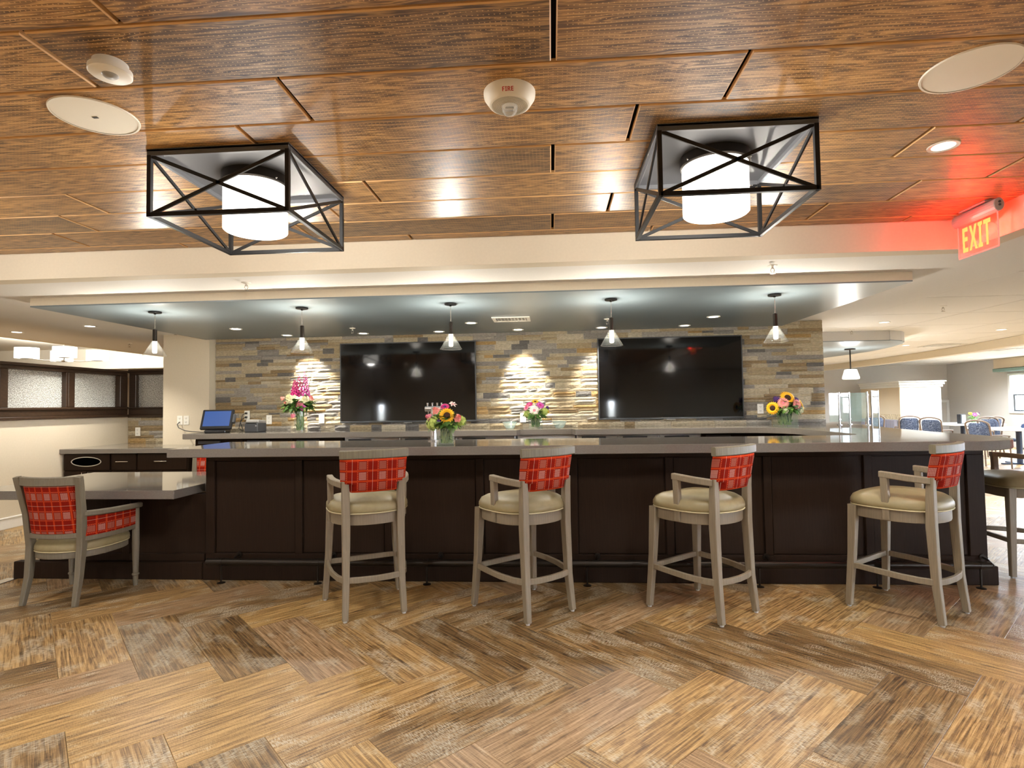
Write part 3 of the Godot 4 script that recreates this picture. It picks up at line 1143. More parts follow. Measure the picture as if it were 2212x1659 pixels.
# ------------------------------------------------------------------ lamps on the ceiling
func cage_lamp(cx: float, label: String) -> void:
	var cz := -2.975
	var t := thing("cage_ceiling_lamp", label, "ceiling lamp", Vector3(cx, 2.70, cz), 0.0, "cage ceiling lamps")
	var hw := 0.365
	var y1 := -0.34
	var s := tool()
	bx(s, -hw, hw, -0.012, 0.0, -hw, hw)
	bx(s, -hw, hw, -0.034, -0.002, hw - 0.02, hw, 0.002)
	bx(s, -hw, hw, -0.034, -0.002, -hw, -hw + 0.02, 0.002)
	bx(s, -hw, -hw + 0.02, -0.034, -0.002, -hw + 0.02, hw - 0.02, 0.002)
	bx(s, hw - 0.02, hw, -0.034, -0.002, -hw + 0.02, hw - 0.02, 0.002)
	obj("ceiling_plate", s, M.plate_grey, t)
	var w := 0.0105
	var corners := [Vector2(-1, -1), Vector2(1, -1), Vector2(1, 1), Vector2(-1, 1)]
	for k in 4:
		var a: Vector2 = corners[k] * (hw - w)
		var b: Vector2 = corners[(k + 1) % 4] * (hw - w)
		s = tool()
		bar(s, [Vector3(a.x, -0.03, a.y), Vector3(a.x, y1, a.y)], [w], [w], Vector3.RIGHT, 0.001)
		obj("upright", s, M.black_metal, t)
		s = tool()
		bar(s, [Vector3(a.x, y1 + w, a.y), Vector3(b.x, y1 + w, b.y)], [w], [w], Vector3.UP, 0.001)
		obj("bottom_bar", s, M.black_metal, t)
		for g in 2:
			s = tool()
			var ya := -0.03 if g == 0 else y1 + 0.01
			var yb := y1 + 0.01 if g == 0 else -0.03
			bar(s, [Vector3(a.x, ya, a.y), Vector3(b.x, yb, b.y)], [0.009], [0.005], Vector3.UP, 0.001)
			obj("cross_brace", s, M.black_metal, t)
	s = tool()
	lathe(s, Vector3.ZERO, [Vector2(0.0, -0.066), Vector2(0.166, -0.066), Vector2(0.176, -0.058), Vector2(0.176, -0.012), Vector2(0.0, -0.012)], 40)
	obj("collar", s, M.bronze_metal, t)
	s = tool()
	lathe(s, Vector3.ZERO, [Vector2(0.0, -0.318), Vector2(0.160, -0.318), Vector2(0.1665, -0.312), Vector2(0.1665, -0.066), Vector2(0.0, -0.066)], 48)
	obj("drum_diffuser", s, M.drum_diffuser, t)
	for g: float in [-1.0, 1.0]:
		s = tool()
		ball(s, Vector3(0.178 * sin(g * 1.1), -0.05, 0.178 * cos(g * 1.1)), Vector3.ONE * 0.006, 8, 4)
		obj("thumb_screw", s, M.steel, t)
	omni(Vector3(0, -0.2, 0), SOFT, 1.25, 0.15, t)

func pendant(x: float, label: String) -> void:
	var t := thing("glass_pendant", label, "pendant lamp", Vector3(x, 2.403, -5.41), 0.0, "cone pendants over the bar")
	var s := tool()
	lathe(s, Vector3.ZERO, [Vector2(0.0, -0.016), Vector2(0.056, -0.016), Vector2(0.06, -0.012), Vector2(0.06, 0.0), Vector2(0.0, 0.0)], 28)
	lathe(s, Vector3(0, -0.016, 0), [Vector2(0.0, -0.016), Vector2(0.010, -0.014), Vector2(0.012, 0.0), Vector2(0, 0)], 12)
	obj("ceiling_rose", s, M.black_metal, t)
	s = tool()
	tube(s, [Vector3(0, -0.03, 0), Vector3(0, -0.19, 0)], 0.003, 6)
	obj("cable", s, M.nickel, t)
	s = tool()
	lathe(s, Vector3.ZERO, [Vector2(0.0, -0.305), Vector2(0.020, -0.305), Vector2(0.020, -0.186), Vector2(0.016, -0.182), Vector2(0.0, -0.182)], 20)
	obj("socket_sleeve", s, M.bronze_metal, t)
	s = tool()
	lathe(s, Vector3.ZERO, [Vector2(0.106, -0.450), Vector2(0.024, -0.303), Vector2(0.021, -0.298)], 36, true, Basis.IDENTITY, false)
	obj("cone_shade", s, M.pendant_glass, t)
	s = tool()
	lathe(s, Vector3.ZERO, [Vector2(0.104, -0.452), Vector2(0.107, -0.452), Vector2(0.107, -0.447), Vector2(0.104, -0.447), Vector2(0.104, -0.452)], 36)
	obj("rim", s, M.pendant_glass, t)
	s = tool()
	lathe(s, Vector3.ZERO, [Vector2(0.0, -0.428), Vector2(0.017, -0.425), Vector2(0.021, -0.415), Vector2(0.021, -0.305), Vector2(0.0, -0.305)], 20)
	obj("inner_lamp_tube", s, M.pendant_tube, t)
	omni(Vector3(0, -0.38, 0), WARM, 0.8, 0.02, t)

func exit_sign() -> void:
	var t := thing("exit_sign", "red edge-lit EXIT sign hanging from the wood ceiling", "exit sign", Vector3(2.90, 2.70, -3.965))
	var s := tool()
	bx(s, -0.035, 0.035, -0.012, 0.0, -0.12, 0.12, 0.004)
	obj("canopy_plate", s, M.grey_plastic, t)
	s = tool()
	var rings := []
	for z: float in [-0.195, -0.19, 0.19, 0.195]:
		var ring := []
		var k := 0.9 if absf(z) > 0.192 else 1.0
		for a in 16:
			var th := TAU * a / 16
			ring.append(Vector3(cos(th) * 0.034 * k, -0.055 + sin(th) * 0.044 * k, z))
		rings.append(ring)
	loft(s, rings, false, true)
	obj("housing", s, M.grey_plastic, t)
	s = tool()
	for e: float in [-0.06, -0.04]:
		lathe(s, Vector3(0, e, 0.196), [Vector2(0, -0.002), Vector2(0.008, -0.002), Vector2(0.008, 0.002), Vector2(0, 0.002)], 12, true, Basis(Vector3.RIGHT, PI / 2))
	obj("end_cap", s, M.charcoal_plastic, t)
	s = tool()
	bx(s, -0.003, 0.003, -0.318, -0.095, -0.172, 0.172)
	obj("panel", s, M.exit_panel, t)
	s = tool()
	bx(s, -0.0036, 0.0036, -0.325, -0.318, -0.178, 0.178, 0.002)
	bx(s, -0.0036, 0.0036, -0.318, -0.095, -0.179, -0.172, 0.002)
	bx(s, -0.0036, 0.0036, -0.318, -0.095, 0.172, 0.179, 0.002)
	obj("lit_edge", s, M.exit_edge, t)
	var x := -0.108
	for ch: String in ["E", "X", "I", "T"]:
		var tm := TextMesh.new()
		var f := SystemFont.new()
		f.font_names = PackedStringArray(["Droid Sans"])
		f.font_weight = 700
		tm.font = f
		tm.text = ch
		tm.font_size = 64
		tm.pixel_size = 0.0033
		tm.depth = 0.002
		var wd := 0.048 if ch == "I" else 0.075
		var bs := Basis(Vector3.UP, -PI / 2) * Basis.from_scale(Vector3(0.55, 1.13, 1))
		inst("letter", tm, M.exit_letters, t, Transform3D(bs, Vector3(-0.005, -0.207, x + (0.0 if ch != "I" else -0.012))))
		x += wd
	omni(Vector3(-0.06, -0.16, 0), Color(1.0, 0.12, 0.08), 0.16, 0.05, t)
	omni(Vector3(0.06, -0.16, 0), Color(1.0, 0.12, 0.08), 0.10, 0.03, t)

func ceiling_bits() -> void:
	var s := tool()
	for e in [[Vector3(-1.985, 2.70, -2.29), "round beige ceiling speaker near the motion sensor"], [Vector3(1.68, 2.70, -2.295), "round beige ceiling speaker at the right of the wood ceiling"]]:
		var t := thing("ceiling_speaker", e[1], "speaker", e[0], 0.0, "ceiling speakers")
		s = tool()
		lathe(s, Vector3.ZERO, [Vector2(0.158, -0.006), Vector2(0.166, -0.006), Vector2(0.168, 0.0), Vector2(0.158, 0.0)], 48)
		obj("bezel_ring", s, M.cream_plastic, t)
		s = tool()
		lathe(s, Vector3.ZERO, [Vector2(0.0, -0.006), Vector2(0.158, -0.0045), Vector2(0.158, 0.0), Vector2(0.0, 0.0)], 48)
		obj("grille", s, M.cream_plastic, t)
		if e[0].x < 0:
			s = tool()
			bx(s, -0.012, 0.012, -0.0075, -0.005, -0.006, 0.006)
			obj("badge", s, M.slot_dark, t)
	var t := thing("motion_sensor", "white two-tier round ceiling motion sensor", "sensor", Vector3(-1.625, 2.70, -1.94))
	s = tool()
	lathe(s, Vector3.ZERO, [Vector2(0, -0.022), Vector2(0.058, -0.022), Vector2(0.058, 0), Vector2(0, 0)], 32)
	obj("mounting_base", s, M.white_plastic, t)
	s = tool()
	lathe(s, Vector3.ZERO, [Vector2(0, -0.046), Vector2(0.066, -0.046), Vector2(0.071, -0.042), Vector2(0.071, -0.024), Vector2(0.066, -0.022), Vector2(0, -0.022)], 36)
	obj("body", s, M.white_plastic, t)
	s = tool()
	lathe(s, Vector3.ZERO, [Vector2(0, -0.054), Vector2(0.022, -0.052), Vector2(0.028, -0.046), Vector2(0, -0.046)], 24)
	obj("lens", s, M.grey_plastic, t)
	t = thing("fire_alarm_strobe", "round cream ceiling fire alarm strobe marked FIRE", "fire alarm", Vector3(-0.152, 2.70, -2.285))
	s = tool()
	lathe(s, Vector3.ZERO, [Vector2(0.0, -0.056), Vector2(0.080, -0.056), Vector2(0.086, -0.052), Vector2(0.106, -0.022), Vector2(0.108, -0.010), Vector2(0.108, 0.0), Vector2(0.0, 0.0)], 48)
	obj("body", s, M.cream_plastic, t)
	s = tool()
	for k in 7:
		var rr := 0.074 - 0.007 * k
		lathe(s, Vector3(0, -0.0565, 0), [Vector2(rr - 0.0012, -0.0015), Vector2(rr + 0.0012, -0.0015), Vector2(rr + 0.0012, 0.0), Vector2(rr - 0.0012, 0.0)], 40, false, Basis.IDENTITY, false)
	obj("grille", s, M.cream_grey, t)
	s = tool()
	box(s, Vector3(0, -0.068, 0.0), Vector3(0.036, 0.014, 0.022), 0.003)
	obj("reflector", s, M.steel, t)
	s = tool()
	lathe(s, Vector3.ZERO, [Vector2(0.0, -0.098), Vector2(0.018, -0.094), Vector2(0.03, -0.08), Vector2(0.033, -0.064), Vector2(0.033, -0.0575)], 24)
	obj("strobe_lens", s, M.strobe_glass, t)
	var tm := TextMesh.new()
	var f := SystemFont.new()
	f.font_names = PackedStringArray(["Droid Sans"])
	f.font_weight = 700
	tm.font = f
	tm.text = "FIRE"
	tm.font_size = 48
	tm.pixel_size = 0.00048
	tm.depth = 0.0006
	# on the near flank, facing down towards the room
	var nrm := Vector3(0, -0.55, 0.83).normalized()
	var upv := Vector3(0, 0.83, 0.55).normalized()
	inst("lettering", tm, M.fire_red, t, Transform3D(Basis(Vector3.RIGHT, upv, nrm), Vector3(0, -0.037, 0.0975)))

# ------------------------------------------------------------------ bar
func arc(c: Vector2, r: float, a0: float, a1: float, n: int) -> PackedVector2Array:
	var o := PackedVector2Array()
	for i in n + 1:
		var a := deg_to_rad(lerpf(a0, a1, float(i) / n))
		o.append(c + Vector2(cos(a), sin(a)) * r)
	return o

func make_bar() -> void:
	var s := tool()
	var p := PackedVector2Array()
	p.append(Vector2(-3.10, -4.32))
	p.append_array(arc(Vector2(3.07, -4.87), 0.55, 90, 0, 12))
	p.append_array(PackedVector2Array([Vector2(3.62, -5.6), Vector2(3.72, -6.5), Vector2(3.95, -7.5), Vector2(3.95, -8.1), Vector2(3.705, -8.1), Vector2(3.705, -7.842), Vector2(-4.79, -7.842), Vector2(-4.79, -6.97), Vector2(-0.44, -6.97), Vector2(-0.40, -7.12), Vector2(0.25, -7.12), Vector2(0.29, -6.97)]))
	p.append_array(arc(Vector2(2.28, -6.47), 0.5, 270, 360, 8))
	p.append_array(arc(Vector2(2.58, -5.4), 0.2, 0, 90, 5))
	p.append(Vector2(-3.10, -5.2))
	slab(s, p, 1.012, 1.082, 0.004, 0.004)
	tag(obj("bar_countertop", s, M.grey_quartz), "long polished grey quartz U-shaped bar countertop", "countertop")
	# front cabinetry
	var t := thing("panelled_bar", "dark espresso panelled bar front beneath the grey countertop", "bar", Vector3(0.2, 0, -4.7))
	var o := t.position
	s = tool()
	bx(s, -2.884, 3.257, 0.0, 1.011, -5.10, -4.52)
	bx(s, 2.86, 3.257, 0.0, 1.011, -7.83, -5.10)
	obj("carcass", s, M.espresso_wood, t).position = -o
	s = tool()
	bx(s, -2.884, 3.30, 0.0, 0.14, -4.52, -4.455, 0.006)
	bx(s, 3.257, 3.30, 0.0, 0.14, -7.83, -4.52, 0.006)
	obj("plinth", s, M.espresso_wood, t).position = -o
	s = tool()
	bx(s, -2.884, 3.257, 0.97, 1.011, -4.52, -4.495, 0.003)
	obj("top_rail", s, M.espresso_wood, t).position = -o
	s = tool()
	bx(s, -2.884, 3.257, 0.14, 0.205, -4.52, -4.495, 0.003)
	obj("bottom_rail", s, M.espresso_wood, t).position = -o
	for k in 9:
		var x0 := -2.884 if k == 0 else -2.118 + 0.75 * (k - 1)
		var x1 := -2.808 if k == 0 else -2.058 + 0.75 * (k - 1)
		if k == 8:
			x1 = 3.257
		s = tool()
		bx(s, x0, x1, 0.205, 0.97, -4.52, -4.495, 0.003)
		obj("stile", s, M.espresso_wood, t).position = -o
	for k in 8:
		s = tool()
		bx(s, -2.80 + 0.75 * k, -2.126 + 0.75 * k, 0.213, 0.962, -4.52, -4.513, 0.002)
		obj("panel", s, M.espresso_wood, t).position = -o
	# foot rail
	t = thing("foot_rail", "bronze foot rail on floor posts along the bar front", "foot rail", Vector3(0.2, 0, -4.385))
	o = t.position
	s = tool()
	tube(s, [Vector3(-2.80, 0.168, -4.385), Vector3(3.19, 0.168, -4.385)], 0.027, 14)
	obj("tube", s, M.bronze_metal, t).position = -o
	for x: float in [-2.68, -1.88, -1.0, 0.25, 1.54, 2.39, 3.12]:
		s = tool()
		tube(s, [Vector3(x, 0.004, -4.385), Vector3(x, 0.15, -4.385)], 0.007, 8)
		lathe(s, Vector3(x, 0.0, -4.385), [Vector2(0, 0), Vector2(0.032, 0), Vector2(0.032, 0.004), Vector2(0.012, 0.01), Vector2(0, 0.01)], 18)
		lathe(s, Vector3(x, 0.168, -4.385), [Vector2(0.027, -0.012), Vector2(0.0295, -0.012), Vector2(0.0295, 0.012), Vector2(0.027, 0.012)], 14, true, Basis(Vector3.BACK, PI / 2))
		obj("post", s, M.bronze_metal, t).position = -o
		s = tool()
		tube(s, [Vector3(x + 0.09, 0.168, -4.385), Vector3(x + 0.09, 0.195, -4.44), Vector3(x + 0.09, 0.20, -4.49)], 0.008, 8)
		lathe(s, Vector3(x + 0.09, 0.20, -4.488), [Vector2(0, -0.004), Vector2(0.024, -0.004), Vector2(0.024, 0.004), Vector2(0, 0.004)], 16, true, Basis(Vector3.RIGHT, PI / 2))
		obj("bracket", s, M.bronze_metal, t).position = -o
	# desk-height end
	t = thing("low_desk", "low grey quartz desk on a dark panel base at the bar end", "desk", Vector3(-3.7, 0, -4.6))
	o = t.position
	s = tool()
	bx(s, -4.78, -3.0, 0.69, 0.76, -5.55, -4.265, 0.004)
	bx(s, -3.0, -2.89, 0.69, 0.76, -5.55, -4.66, 0.003)
	obj("desk_top", s, M.grey_quartz, t).position = -o
	s = tool()
	bx(s, -4.36, -2.89, 0.0, 0.689, -4.62, -4.53)
	obj("back_panel", s, M.espresso_wood, t).position = -o
	s = tool()
	bx(s, -4.55, -2.89, 0.0, 0.14, -4.53, -4.46, 0.005)
	obj("plinth", s, M.espresso_wood, t).position = -o
	s = tool()
	bx(s, -4.36, -4.28, 0.14, 0.69, -4.53, -4.505, 0.003)
	obj("stile", s, M.espresso_wood, t).position = -o
	s = tool()
	bx(s, -3.62, -3.56, 0.14, 0.69, -4.53, -4.505, 0.003)
	obj("stile", s, M.espresso_wood, t).position = -o
	s = tool()
	bx(s, -4.28, -2.9, 0.14, 0.2, -4.53, -4.507, 0.003)
	obj("rail", s, M.espresso_wood, t).position = -o
	# under the rear counter
	var units := [["dark_base_cabinet", -4.70, -2.70, "espresso_wood", "dark base cabinet under the terminal end of the rear counter", "cabinet"], ["undercounter_refrigerator", -2.68, -0.46, "brushed_steel", "stainless undercounter refrigerator below the first television", "refrigerator"], ["undercounter_refrigerator", 0.31, 1.84, "brushed_steel", "stainless undercounter refrigerator below the second television", "refrigerator"], ["dark_base_cabinet", 1.86, 2.80, "espresso_wood", "dark base cabinet at the curved corner of the counter", "cabinet"]]
	for e in units:
		t = thing(e[0], e[4], e[5], Vector3((e[1] + e[2]) / 2, 0, -7.4))
		o = t.position
		s = tool()
		bx(s, e[1], e[2], 0.0, 1.008, -7.83, -7.10 if e[1] < 1.85 else -7.2, 0.003)
		obj("body", s, M[e[3]], t).position = -o
		var n := 3 if e[2] - e[1] > 1.2 else 1
		var w: float = (e[2] - e[1]) / n
		for k in n:
			var x0: float = e[1] + w * k
			s = tool()
			bx(s, x0 + 0.01, x0 + w - 0.01, 0.10, 0.995, -7.10 if e[1] < 1.85 else -7.2, -7.08 if e[1] < 1.85 else -7.18, 0.004)
			var d := obj("door", s, M[e[3]], t)
			d.position = -o
			s = tool()
			bx(s, x0 + 0.06, x0 + 0.36, 0.945, 0.985, -7.08 if e[1] < 1.85 else -7.18, -7.06 if e[1] < 1.85 else -7.16, 0.004)
			obj("handle", s, M.charcoal_plastic, d)
	t = thing("sink_unit", "grey steel sink unit set back between the refrigerators", "sink", Vector3(-0.07, 0, -7.4))
	s = tool()
	bx(s, -0.37, 0.36, 0.0, 1.008, -0.43, 0.22, 0.004)
	obj("body", s, M.brushed_steel, t)
	# side counter in the left corner
	s = tool()
	slab(s, PackedVector2Array([Vector2(-6.545, -7.03), Vector2(-4.80, -7.03), Vector2(-4.80, -7.726), Vector2(-5.615, -7.726), Vector2(-5.615, -8.245), Vector2(-6.545, -8.245)]), 0.835, 0.897, 0.004)
	tag(obj("side_countertop", s, M.grey_quartz), "grey quartz side countertop in the corner by the stone splash", "countertop")
	var sets := [[-6.53, -5.87, "waste_cabinet", "dark waste cabinet with an oval opening under the side counter", "cabinet"], [-5.86, -5.50, "narrow_drawer_cabinet", "narrow dark drawer cabinet beside the oval opening", "cabinet"], [-5.49, -4.80, "wide_drawer_cabinet", "wide dark drawer cabinet at the pier end of the side counter", "cabinet"]]
	for e in sets:
		t = thing(e[2], e[3], e[4], Vector3((e[0] + e[1]) / 2, 0, -7.4))
		var hw: float = (e[1] - e[0]) / 2
		s = tool()
		bx(s, -hw, hw, 0.0, 0.834, -0.32, 0.30, 0.002)
		obj("body", s, M.espresso_wood, t)
		s = tool()
		bx(s, -hw + 0.008, hw - 0.008, 0.61, 0.825, 0.30, 0.325, 0.003)
		var d := obj("drawer" if e[2] != "waste_cabinet" else "waste_panel", s, M.espresso_wood, t)
		if e[2] == "waste_cabinet":
			s = tool()
			var rings := []
			for q in [[0.215, 0.066, 0.324], [0.215, 0.066, 0.331], [0.200, 0.055, 0.331], [0.200, 0.055, 0.327]]:
				var ring := []
				for a in 40:
					ring.append(Vector3(cos(TAU * a / 40) * q[0], 0.725 + sin(TAU * a / 40) * q[1], q[2]))
				rings.append(ring)
			loft(s, rings, false, false)
			obj("steel_ring", s, M.steel, d)
			s = tool()
			var ring2 := []
			for a in 40:
				ring2.append(Vector3(cos(TAU * a / 40) * 0.2, 0.725 + sin(TAU * a / 40) * 0.055, 0.326))
			for a in range(1, 39):
				tri(s, ring2[0], ring2[a], ring2[a + 1], Vector3.BACK)
			obj("opening", s, M.hole_shade, d)  # flat black disc painted as the shade inside the oval hole
		else:
			s = tool()
			tube(s, [Vector3(-0.085, 0.725, 0.355), Vector3(0.085, 0.725, 0.355)], 0.006, 8)
			for g: float in [-0.065, 0.065]:
				tube(s, [Vector3(g, 0.725, 0.325), Vector3(g, 0.725, 0.355)], 0.004, 6)
			obj("handle", s, M.nickel, d)
		for g in 2:
			s = tool()
			bx(s, -hw + 0.008 if g == 0 else 0.004, -0.004 if g == 0 else hw - 0.008, 0.1, 0.60, 0.30, 0.32, 0.003)
			var dr := obj("door", s, M.espresso_wood, t)
			s = tool()
			var hx := -0.045 if g == 0 else 0.045
			tube(s, [Vector3(hx, 0.46, 0.35), Vector3(hx, 0.585, 0.35)], 0.006, 8)
			tube(s, [Vector3(hx, 0.48, 0.32), Vector3(hx, 0.48, 0.35)], 0.004, 6)
			tube(s, [Vector3(hx, 0.57, 0.32), Vector3(hx, 0.57, 0.35)], 0.004, 6)
			obj("handle", s, M.nickel, dr)

func television(x0: float, x1: float, y0: float, y1: float, label: String) -> void:
	var z := -7.80
	var t := thing("television", label, "television", Vector3((x0 + x1) / 2, (y0 + y1) / 2, z), 0.0, "wall televisions")
	var hw := (x1 - x0) / 2
	var hh := (y1 - y0) / 2
	var s := tool()
	bx(s, -hw + 0.01, hw - 0.01, -hh + 0.01, hh - 0.01, -0.036, 0.012, 0.004)
	obj("body", s, M.black_plastic, t)
	s = tool()
	bx(s, -hw, hw, hh - 0.016, hh, -0.02, 0.018, 0.003)
	bx(s, -hw, hw, -hh, -hh + 0.022, -0.02, 0.018, 0.003)
	bx(s, -hw, -hw + 0.014, -hh + 0.022, hh - 0.016, -0.02, 0.018, 0.003)
	bx(s, hw - 0.014, hw, -hh + 0.022, hh - 0.016, -0.02, 0.018, 0.003)
	obj("bezel", s, M.charcoal_plastic, t)
	s = tool()
	bx(s, -hw + 0.014, hw - 0.014, -hh + 0.022, hh - 0.016, 0.0, 0.0155)
	obj("screen", s, M.tv_glass, t)
	s = tool()
	bx(s, -0.06, 0.06, -hh - 0.012, -hh, -0.01, 0.012, 0.003)
	obj("sensor_bar", s, M.grey_plastic, t)

# ------------------------------------------------------------------ seating
func outline(k: float, n: int = 32) -> Array:
	# seat plan: straightish front, flared sides, rounded back; forward is -z
	var o := []
	for i in n:
		var a := TAU * i / n
		var c := cos(a)
		var sn := sin(a)
		var e := 0.36 if sn < 0 else 0.9
		var x := signf(c) * pow(absf(c), e) * (0.265 if sn < 0 else 0.262)
		var z := signf(sn) * pow(absf(sn), 0.7 if sn < 0 else 0.9) * (0.252 if sn < 0 else 0.255)
		o.append(Vector3(x * k, 0, z * k))
	return o

func cushion(s: SurfaceTool, prof: Array, n := 32) -> void:
	var rings := []
	for p in prof:
		var ring := []
		for v: Vector3 in outline(p[0], n):
			ring.append(v + Vector3.UP * p[1])
		rings.append(ring)
	loft(s, rings, true, true)

func back_pad(s: SurfaceTool, rows: Array, thick: float, rad: float, uvs: Vector2, swap := false) -> void:
	# rows: [y, half width, z at middle]; concave towards the sitter; closed pad with rounded edges
	var nx := 12
	for side in 2:
		var grid := []
		for r in rows:
			var row := []
			for i in nx + 1:
				var u := lerpf(-1, 1, float(i) / nx)
				var x: float = u * r[1]
				var z: float = r[2] - x * x / rad
				var edge := 1.0 - pow(absf(u), 10.0)
				var rr: float = r[3] if r.size() > 3 else 1.0
				var t: float = thick * sqrt(maxf(edge, 0.0)) * rr
				row.append(Vector3(x, r[0], z + (t if side == 0 else -t)))
			grid.append(row)
		for j in rows.size() - 1:
			for i in nx:
				var p := [grid[j][i], grid[j][i + 1], grid[j + 1][i + 1], grid[j + 1][i]]
				var uv := []
				for q: Vector3 in p:
					uv.append(Vector2(q.x / uvs.x, -q.y / uvs.y) if not swap else Vector2(-q.y / uvs.x, q.x / uvs.y))
				var nn := []
				var out := Vector3.BACK if side == 0 else Vector3.FORWARD
				for e in [[j, i], [j, i + 1], [j + 1, i + 1], [j + 1, i]]:
					var du: Vector3 = grid[e[0]][mini(e[1] + 1, nx)] - grid[e[0]][maxi(e[1] - 1, 0)]
					var dv: Vector3 = grid[mini(e[0] + 1, rows.size() - 1)][e[1]] - grid[maxi(e[0] - 1, 0)][e[1]]
					var n := du.cross(dv).normalized()
					nn.append(n if n.dot(out) > 0 else -n)
				fquad(s, p, nn, uv)

func make_stool(label: String) -> Node3D:
	var t := thing("bar_stool", label, "bar stool", Vector3.ZERO, 0.0, "bar stools along the bar")
	var s: SurfaceTool
	for g: float in [-1.0, 1.0]:
		s = tool()
		bar(s, [Vector3(0.268 * g, 0.012, -0.245), Vector3(0.245 * g, 0.35, -0.225), Vector3(0.232 * g, 0.685, -0.212)], [0.019, 0.023, 0.028], [0.019, 0.023, 0.028], Vector3.RIGHT, 0.004)
		var l := obj("leg", s, M.weathered_wood, t)
		s = tool()
		lathe(s, Vector3(0.268 * g, 0, -0.245), [Vector2(0, 0), Vector2(0.013, 0), Vector2(0.015, 0.012), Vector2(0, 0.012)], 12)
		obj("glide", s, M.glide, l)
		s = tool()
		bar(s, [Vector3(0.193 * g, 0.012, 0.262), Vector3(0.184 * g, 0.25, 0.236), Vector3(0.181 * g, 0.6, 0.222), Vector3(0.184 * g, 0.84, 0.227), Vector3(0.188 * g, 0.91, 0.236)], [0.019, 0.022, 0.026, 0.025, 0.022], [0.019, 0.023, 0.027, 0.022, 0.016], Vector3.RIGHT, 0.004)
		l = obj("leg", s, M.weathered_wood, t)
		s = tool()
		lathe(s, Vector3(0.193 * g, 0, 0.262), [Vector2(0, 0), Vector2(0.013, 0), Vector2(0.015, 0.012), Vector2(0, 0.012)], 12)
		obj("glide", s, M.glide, l)
		# arm: upright from the seat rail and a curved rest
		s = tool()
		bar(s, [Vector3(0.25 * g, 0.62, 0.0), Vector3(0.255 * g, 0.80, -0.002), Vector3(0.256 * g, 0.925, -0.006)], [0.019], [0.022], Vector3.RIGHT, 0.004)
		obj("arm_post", s, M.weathered_wood, t)
		s = tool()
		rail(s, [Vector3(0.256 * g, 0, -0.03), Vector3(0.256 * g, 0, 0.05), Vector3(0.244 * g, 0, 0.12), Vector3(0.222 * g, 0, 0.18), Vector3(0.197 * g, 0, 0.225)], 0.021, [0.89, 0.884, 0.876, 0.87, 0.864], [0.93, 0.925, 0.918, 0.912, 0.907], 0.005)
		obj("armrest", s, M.weathered_wood, t)
		# side stretcher, bowed outwards
		s = tool()
		rail(s, [Vector3(0.252 * g, 0, -0.225), Vector3(0.258 * g, 0, -0.08), Vector3(0.25 * g, 0, 0.05), Vector3(0.225 * g, 0, 0.16), Vector3(0.19 * g, 0, 0.235)], 0.011, [0.262, 0.258, 0.25, 0.244, 0.24], [0.298, 0.294, 0.288, 0.282, 0.28], 0.003)
		obj("stretcher", s, M.weathered_wood, t)
	s = tool()
	rail(s, [Vector3(-0.19, 0, 0.237), Vector3(-0.1, 0, 0.262), Vector3(0, 0, 0.27), Vector3(0.1, 0, 0.262), Vector3(0.19, 0, 0.237)], 0.011, [0.242], [0.28], 0.003)
	obj("stretcher", s, M.weathered_wood, t)
	s = tool()
	rail(s, [Vector3(-0.25, 0, -0.228), Vector3(0.25, 0, -0.228)], 0.011, [0.262], [0.298], 0.003)
	obj("stretcher", s, M.weathered_wood, t)
	s = tool()
	cushion(s, [[0.975, 0.612], [0.985, 0.617], [0.985, 0.683], [0.94, 0.685]])
	obj("seat_rail", s, M.weathered_wood, t)
	s = tool()
	cushion(s, [[0.96, 0.684], [1.02, 0.688], [1.05, 0.704], [1.045, 0.727], [0.99, 0.754], [0.86, 0.774], [0.6, 0.788], [0.25, 0.795], [0.02, 0.796]])
	obj("seat_cushion", s, M.olive_vinyl, t)
	s = tool()
	var loop := []
	for v: Vector3 in outline(1.035, 40):
		loop.append(v + Vector3.UP * 0.6895)
	loop.append(loop[0])
	tube(s, loop, 0.0045, 6, false)
	obj("piping", s, M.piping, t)
	s = tool()
	var rows := [[0.832, 0.150, 0.252, 0.25], [0.838, 0.157, 0.253, 0.8], [0.87, 0.159, 0.256, 1.0], [0.886, 0.161, 0.258, 1.0], [0.893, 0.216, 0.26, 1.0], [0.93, 0.218, 0.265, 1.0], [0.98, 0.221, 0.274, 1.0], [1.03, 0.223, 0.285, 1.0], [1.054, 0.223, 0.291, 0.85], [1.06, 0.221, 0.293, 0.25]]
	back_pad(s, rows, 0.031, 1.25, Vector2(0.13, 0.14))
	obj("backrest", s, M.red_plaid, t)
	s = tool()
	var pts := []
	for i in 11:
		var x := lerpf(-0.222, 0.222, i / 10.0)
		pts.append(Vector3(x, 0, 0.296 - x * x / 1.25))
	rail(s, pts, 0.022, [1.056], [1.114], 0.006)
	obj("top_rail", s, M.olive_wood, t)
	return t

